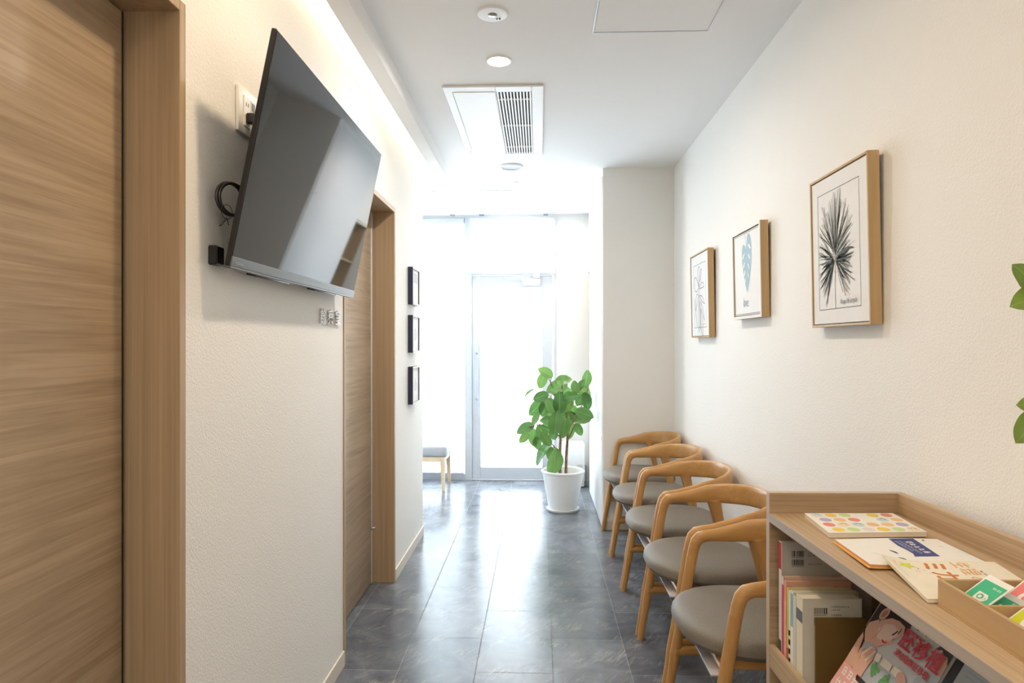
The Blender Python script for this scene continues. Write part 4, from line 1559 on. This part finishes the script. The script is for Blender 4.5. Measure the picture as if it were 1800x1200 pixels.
def draw_mag(A, W, H):
    # 0 grey-white cover 1 red 2 skin 3 hair 4 green 5 card cream 6 pink 7 blue-grey 8 dark skin line 9 white 10 dark red 11 light skin
    A.rect(0, 0, W, H, 0, 1)
    A.rect(0, 0, W, .140, 7, 2)
    A.poly([(0, .06), (0, .20), (.012, .21), (.03, .20), (.03, .06)], 2, 3)
    A.poly([(-.0, .150), (.004, .245), (.030, .292), (.085, .296), (.112, .262), (.118, .236), (.118, .2278), (.113, .2194), (.103, .2164), (.092, .2211), (.067, .2255), (.047, .2245), (.035, .2188), (.028, .2086), (.0185, .1998), (.006, .188)], 3, 4)
    A.poly([(.004, .1942), (.0271, .2127), (.034, .1923), (.0453, .168), (.0297, .1512), (.0226, .1367), (.029, .1206), (.031, .0979), (.0082, .0894), (.0064, .1192), (.0068, .1436), (.0047, .1667)], 2, 5)
    A.poly([(.0348, .2089), (.044, .2208), (.059, .2301), (.0823, .234), (.1045, .2314), (.110, .2209), (.1072, .2123), (.1027, .207), (.1035, .2023), (.0945, .1986), (.098, .1902), (.0908, .1823), (.0812, .1783), (.0721, .1735), (.0658, .166), (.0531, .1625), (.0385, .1709), (.0307, .1885), (.0304, .1992)], 2, 6)
    A.poly([(.040, .196), (.052, .214), (.072, .222), (.094, .219), (.098, .208), (.088, .192), (.066, .180), (.048, .180)], 11, 7)
    A.ell(.0326, .2282, .011, .016, 2, 8, -0.5)
    A.ell(.0332, .2278, .005, .010, 8, 9, -0.5)
    A.stroke(bez((.085, .2030), (.090, .2075), (.0935, .2165), 6), 0.0034, 3, 9)
    A.stroke(bez((.0975, .2120), (.1010, .2170), (.1000, .2250), 6), 0.0022, 3, 9)
    A.stroke(bez((.0660, .1840), (.0740, .1780), (.0844, .1852), 8), [.001, .003, .004, .004, .004, .003, .003, .002, .001], 1, 9)
    A.stroke(bez((.0385, .1709), (.050, .186), (.047, .205), 6), 0.0012, 8, 9)
    A.stroke(bez((.0945, .1986), (.091, .196), (.0925, .192), 5), 0.0014, 8, 9)
    A.poly([(.0006, .1846), (.0025, .1723), (.015, .161), (.0211, .138), (.0238, .1286), (.0299, .1406), (.0236, .1567), (.011, .1699)], 3, 7)
    A.poly([(.0236, .1567), (.0497, .1639), (.0533, .1572), (.0408, .1377), (.0311, .1325), (.0254, .1446)], 7, 8)
    # hand, five fingers laid together
    A.poly([(.0326, .1312), (.046, .142), (.066, .140), (.072, .128), (.0714, .1101), (.0708, .0972), (.0601, .0931), (.0334, .0992), (.0271, .1152)], 2, 10)
    for k, (p, q) in enumerate((((.0380, .1312), (.0549, .1592)), ((.0480, .1298), (.0640, .1618)), ((.0580, .1270), (.0702, .1575)), ((.0660, .1244), (.0732, .1440)))):
        A.stroke([p, ((p[0] + q[0]) / 2 + .001, (p[1] + q[1]) / 2), q], [.0118, .0105, .0075], 2 if k % 2 else 11, 11 + k)
        A.stroke([(p[0] + .0055, p[1]), (q[0] + .0035, q[1] - .002)], 0.0009, 8, 16)
    A.stroke([(.034, .120), (.030, .140), (.036, .150)], [.011, .009, .006], 2, 15)
    # pale tiles, a pebble and sprigs of green
    A.poly([(.0735, .1554), (.091, .1582), (.0941, .1427), (.0769, .1405)], 5, 9)
    A.poly([(.0997, .1572), (.1295, .1584), (.1308, .1437), (.0986, .1418)], 5, 9)
    A.poly([(.1359, .1586), (.1622, .161), (.1602, .1442), (.1342, .1436)], 5, 9)
    A.ell(.168, .148, .016, .011, 2, 10, -0.3)
    for (gx, gy) in ((.084, .128), (.090, .135), (.096, .124), (.101, .131), (.092, .118), (.128, .128), (.134, .120), (.140, .127), (.131, .112), (.124, .118), (.137, .134)):
        A.ell(gx, gy, .0075, .0042, 4, 6, gx * 60)
    # man
    A.poly([(.1989, .1754), (.219, .1964), (.2465, .1990), (.2465, .140), (.190, .140)], 7, 6)
    A.poly([(.2103, .2328), (.2165, .238), (.2269, .2324), (.2412, .2311), (.2455, .221), (.2455, .2079), (.2450, .1963), (.2327, .1980), (.218, .205)], 2, 7)
    A.poly([(.2022, .2342), (.211, .2441), (.2304, .2492), (.2455, .2447), (.2460, .2204), (.2440, .2217), (.2401, .2323), (.2269, .2324), (.2165, .238), (.2097, .2335)], 3, 8)
    # lettering
    A.bold('ママになりたい', .036, .2425, .0300, 10, 17, wt=.02)
    A.bold('胚移植', .1125, .1985, .0425, 1, 18, wt=.022)
    A.bold('凍結融解胚移植', .1165, .1770, .0155, 1, 18, wt=.02)
    A.poly([(.000, .040), (.004, .098), (.094, .0965), (.094, .040)], 6, 16)
    A.marks(3, .012, .073, .022, 9, 18, 5, .12)
    A.marks(3, .012, .048, .022, 9, 18, 6, .12)
    A.rect(.060, .086, .094, .0965, 3, 17)


leaning('magazine', 'magazine with a smiling woman and large red characters, leaning in the shelf', 0.236, 0.245, 0.298, draw_mag,
        [flat('pale_grey_cover', (0.52, 0.52, 0.54)), flat('magazine_red', (0.55, 0.03, 0.05)), flat('skin_tone_print', (0.66, 0.40, 0.31)), flat('near_black_hair', (0.035, 0.027, 0.027)),
         flat('leaf_green_print', (0.12, 0.33, 0.12)), flat('pale_card_print', (0.75, 0.69, 0.58)), flat('coral_print', (0.78, 0.40, 0.36)), flat('blue_grey_print', (0.40, 0.43, 0.48)),
         flat('rose_brown_line', (0.45, 0.22, 0.18)), M['paper'], flat('dark_red_print', (0.42, 0.03, 0.07)), flat('light_skin_print', (0.74, 0.56, 0.48))])


def draw_grey(A, W, H):
    A.rect(0, 0, W, H, 0, 1)
    A.rect(0.0, 0, 0.020, H, 1, 2)  # black strip paints the shaded gap between the two magazines
    A.stroke([(0.035, .235), (0.10, .235)], 0.002, 2, 3)
    A.stroke([(0.035, .226), (0.085, .226)], 0.002, 2, 3)


leaning('magazine', 'pale blue-grey booklet with the dark gap beside it painted as a black band, right of the red lettered magazine', 0.490, 0.21, 0.290, draw_grey,
        [flat('blue_grey_cover', (0.42, 0.45, 0.48)), flat('painted_gap_shade', (0.012, 0.011, 0.010)), flat('dull_blue_ink', (0.30, 0.36, 0.44))])


# booklets lying on the top
def slab(name, label, corners, z0, th, top_mat, side_mat, draw=None, mats=(), lift=None, cat='booklet', under=None, metric=None):
    """corners: far-left, far-right, near-right, near-left (seen from the camera)"""
    c = Vector((sum(p[0] for p in corners) / 4, sum(p[1] for p in corners) / 4, z0))
    t = thing(name, label, cat, c)
    P = [Vector((p[0], p[1], 0)) - Vector((c.x, c.y, 0)) for p in corners]
    n = 14

    def pt(u, v, z):          # u 0..1 left to right, v 0..1 near to far
        q = (P[3] * (1 - u) + P[2] * u) * (1 - v) + (P[0] * (1 - u) + P[1] * u) * v
        zz = z + (lift(u, v) if lift else 0.0)
        return Vector((q.x, q.y, zz))

    def layer(name_, z_a, z_b, mat, shrink=0.0):
        b = B()
        up = [[b.bm.verts.new(pt(shrink + (1 - 2 * shrink) * i / n, shrink + (1 - 2 * shrink) * j / n, z_b)) for i in range(n + 1)] for j in range(n + 1)]
        lo = [[b.bm.verts.new(pt(shrink + (1 - 2 * shrink) * i / n, shrink + (1 - 2 * shrink) * j / n, z_a)) for i in range(n + 1)] for j in range(n + 1)]
        for j in range(n):
            for i in range(n):
                b.bm.faces.new([up[j][i], up[j][i + 1], up[j + 1][i + 1], up[j + 1][i]])
                b.bm.faces.new([lo[j][i], lo[j + 1][i], lo[j + 1][i + 1], lo[j][i + 1]])
        for i in range(n):
            b.bm.faces.new([lo[0][i], lo[0][i + 1], up[0][i + 1], up[0][i]])
            b.bm.faces.new([lo[n][i + 1], lo[n][i], up[n][i], up[n][i + 1]])
            b.bm.faces.new([lo[i + 1][0], lo[i][0], up[i][0], up[i + 1][0]])
            b.bm.faces.new([lo[i][n], lo[i + 1][n], up[i + 1][n], up[i][n]])
        return b.build(name_, mat, t)
    layer('page_block', 0.0008 if under else 0.0, th - 0.0006, side_mat, 0.006)
    layer('cover', th - 0.0006, th, top_mat)
    if under:
        layer('back_cover', 0.0, 0.0012, under, -0.022)
    if draw:
        b = B()

        class Drape(Art):
            def P(self, x, y, k):
                if metric:      # x runs towards the camera, y towards the wall, in metres
                    return pt(y / metric[0], 1 - x / metric[1], th + 0.0001 + 0.00016 * k)
                return pt(x, y, th + 0.0001 + 0.00012 * k)
        A = Drape(b, (0, 0, 0), (1, 0, 0), (0, 1, 0))
        draw(A)
        b.build('cover_print', list(mats), t, smooth=False)
    return t


def draw_dots(A):
    cols = [[6, 0, 2, None, 0, 1], [4, 3, 1, None, 5, 3], [1, 7, 5, 3, 3, 4], [0, 2, 8, 0, 2, 7]]
    for r_ in range(4):
        for c_ in range(6):
            m = cols[r_][c_]
            if m is None:
                continue
            xx = 0.11 + c_ * 0.155 + (0.03 if r_ % 2 else 0.0)
            yy = 0.88 - r_ * 0.245
            A.ell(min(xx, .93), max(yy, .11), 0.062, 0.098, m, 1)
            if m in (5, 6, 7):
                A.ell(xx + .01, yy + .01, 0.022, 0.035, 9, 2)
                A.stroke(bez((xx - .02, yy + .03), (xx + .01, yy + .07), (xx + .035, yy + .0), 5), 0.012, 10, 3)


slab('booklet', 'booklet with rows of coloured dots on its cover, farthest on the bookshelf top',
     [(0.637, 1.652), (0.850, 1.661), (0.836, 1.492), (0.624, 1.482)], ZT + 0.0005, 0.011, M['paper'], M['cream'], draw_dots,
     [flat('dot_yellow', (0.80, 0.57, 0.10)), flat('dot_red', (0.74, 0.26, 0.20)), flat('dot_green', (0.55, 0.66, 0.28)), flat('dot_orange', (0.80, 0.50, 0.25)),
      flat('dot_violet', (0.46, 0.40, 0.60)), flat('dot_blue', (0.50, 0.66, 0.70)), flat('dot_sky', (0.62, 0.74, 0.78)), flat('dot_peach', (0.80, 0.62, 0.42)),
      flat('dot_pale', (0.72, 0.66, 0.62)), flat('dot_cream', (0.82, 0.72, 0.52)), M['ink']],
     lift=lambda u, v: 0.002 * max(0, 1 - v * 3) * u)


def draw_navy(A):
    A.poly([(.004, .111), (.002, .164), (.049, .159), (.123, .150), (.125, .102), (.107, .108), (.082, .108), (.055, .105)], 0, 1)
    A.marks(5, .024, .132, .0165, 1, 2, 7, .17)
    A.marks(11, .022, .1215, .0078, 2, 2, 8)
    A.marks(9, .022, .1125, .0078, 2, 2, 9)
    A.stroke([(.082, .075), (.094, .079), (.105, .080)], [.003, .006, .003], 0, 1)
    A.stroke([(.127, .070), (.134, .075), (.141, .078)], [.002, .005, .003], 0, 1)
    A.stroke(bez((.095, .036), (.112, .052), (.120, .048), 6), .002, 3, 1)
    A.stroke([(.010, .180), (.020, .176)], .004, 4, 1)
    A.stroke([(.055, .185), (.060, .192)], .003, 5, 1)
    A.stroke([(.085, .205), (.110, .212)], .003, 6, 1)


slab('booklet', 'white booklet with a navy panel and orange edge, middle of those lying on the bookshelf',
     [(0.622, 1.448), (0.838, 1.460), (0.842, 1.292), (0.612, 1.276)], ZT + 0.0005, 0.0065, M['paper'], flat('orange_edge', (0.72, 0.36, 0.14)), draw_navy,
     [flat('navy_panel', (0.05, 0.065, 0.22)), M['paper'], flat('pale_navy_text', (0.55, 0.57, 0.66)), flat('rose_squiggle', (0.80, 0.55, 0.55)), M['greyink'], flat('orange_dash', (0.80, 0.50, 0.25)), flat('pale_blue_dash', (0.66, 0.74, 0.80))],
     lift=lambda u, v: 0.004 * max(0, 1 - u * 3) ** 2 * (1 - v) + 0.0025 * math.sin(u * 3.1), under=flat('orange_cover', (0.78, 0.42, 0.13)), metric=(0.216, 0.17))


def draw_three(A):
    A.bold('ミカタ', .008, .066, .050, 0, 1, wt=.025)
    A.text('生理', .008, .123, .036, 1, 1)
    A.text('の', .086, .123, .024, 1, 1)
    st = []
    for i in range(10):
        a = R(70 + i * 36)
        r_ = 0.019 if i % 2 == 0 else 0.0088
        st.append((.036 + r_ * math.cos(a), .032 + r_ * math.sin(a)))
    A.poly(st, 2, 1)
    A.ell(.024, .014, .0045, .003, 3, 1)
    A.ell(.062, .042, .007, .005, 4, 1)
    A.ell(.056, .056, .004, .003, 5, 1)
    A.ell(.070, .060, .003, .002, 4, 1)
    A.ell(.048, .048, .0018, .0015, 6, 1)
    A.rect(.056, .156, .064, .160, 7, 1)
    A.marks(11, .068, .1555, .0062, 7, 1, 10)
    A.marks(12, .034, .008, .0052, 8, 1, 11)


slab('booklet', 'cream booklet with orange characters and a lime star, tucked under the tray',
     [(0.643, 1.296), (0.855, 1.306), (0.825, 1.121), (0.624, 1.113)], ZT + 0.0005, 0.007, M['cream'], M['cream'], draw_three,
     [flat('burnt_orange', (0.62, 0.19, 0.04)), flat('light_orange', (0.74, 0.36, 0.12)), flat('lime_star', (0.62, 0.66, 0.10)), flat('apricot', (0.84, 0.58, 0.30)), flat('pale_rose', (0.84, 0.62, 0.56)),
      flat('powder_blue', (0.60, 0.72, 0.76)), M['greyink'], flat('sepia_ink', (0.20, 0.16, 0.12)), flat('faint_grey_ink', (0.58, 0.55, 0.47))],
     lift=lambda u, v: 0.015 * max(0.0, 1 - u * 2.6) ** 2 * v ** 1.2 + 0.003 * math.sin(u * 3.1) * v + 0.001, metric=(0.212, 0.188))

# card tray and its cards
TX0, TX1, TY0, TY1 = 0.636, 0.800, 0.790, 1.106
t = thing('card_tray', 'shallow wooden tray with dividers on the bookshelf, holding small cards', 'tray', ((TX0 + TX1) / 2, (TY0 + TY1) / 2, ZT + 0.0005))
hx, hy = (TX1 - TX0) / 2, (TY1 - TY0) / 2
b = B()
b.box(-hx, hx, -hy, hy, 0, 0.004)
b.build('tray_base', M['tray'], t)
b = B()
b.box(-hx, -hx + 0.006, -hy, hy, 0.004, 0.043, 0, 0.0006, 1)
b.box(hx - 0.006, hx, -hy, hy, 0.004, 0.043, 0, 0.0006, 1)
b.box(-hx + 0.006, hx - 0.006, hy - 0.006, hy, 0.004, 0.043, 0, 0.0006, 1)
b.box(-hx + 0.006, hx - 0.006, -hy, -hy + 0.006, 0.004, 0.043, 0, 0.0006, 1)
b.build('tray_wall', M['tray'], t)
for yy in (1.003, 0.897):
    boxobj('divider', -hx + 0.006, hx - 0.006, yy - (TY0 + TY1) / 2 - 0.0025, yy - (TY0 + TY1) / 2 + 0.0025, 0.004, 0.040, M['tray'], t)


def card(label, x, y, z, width, height, col, icon, elev=37.0, twist=0.0):
    """small printed card leaning back in the tray; its face looks to the aisle and up"""
    t = thing('card', label, 'card', (x, y, z), (0, R(90 - elev), R(twist)), group='printed cards in the wooden tray')
    b = B()
    b.box(0, 0.0012, -width, 0.0, 0, height)
    A = Art(b, (0.0, 0.0, 0.0), (0, -1, 0), (0, 0, 1), 0.0002)
    A.rect(0.003, 0.003, width - 0.003, height - 0.010, 1, 1)
    cx, cy = width * .5, height * .48
    if icon == 'cup':
        A.ell(cx, cy - .003, .0105, .009, 2, 2)
        A.rect(cx - .0105, cy - .002, cx + .0105, cy + .008, 2, 2)
        A.stroke(bez((cx + .010, cy + .005), (cx + .018, cy + .001), (cx + .009, cy - .006), 6), .0028, 2, 2)
        A.ell(cx, cy, .006, .005, 1, 3)
        A.ell(cx, cy, .0035, .003, 2, 4)
        A.marks(4, width * .55, height * .74, .0048, 3, 2, 12)
        A.marks(8, width * .10, height * .12, .0044, 3, 2, 13)
    else:
        A.ell(cx + .004, cy, .013, .012, 2, 2)
        A.ell(cx + .004, cy, .006, .005, 1, 3)
    b.build('card_face', [M['paper'], col, M['paper'], flat('pale_card_text', (0.70, 0.82, 0.74))], t, smooth=False)
    return t


cardG = flat('jade_green', (0.06, 0.47, 0.24))
card('green card with a white cup drawing, front of the tray', 0.644, 1.090, 0.8715, 0.056, 0.078, cardG, 'cup')
card('second green card, mostly hidden behind the front green card', 0.664, 1.066, 0.8685, 0.052, 0.062, cardG, 'cup', 30.0)
card('coral pink card at the back of the tray', 0.705, 1.085, 0.8700, 0.056, 0.080, flat('coral_pink', (0.80, 0.22, 0.20)), 'dot', 40.0)
card('lime yellow card in the nearer compartment of the tray', 0.646, 0.992, 0.8715, 0.056, 0.078, flat('lime_yellow', (0.60, 0.62, 0.02)), 'dot')
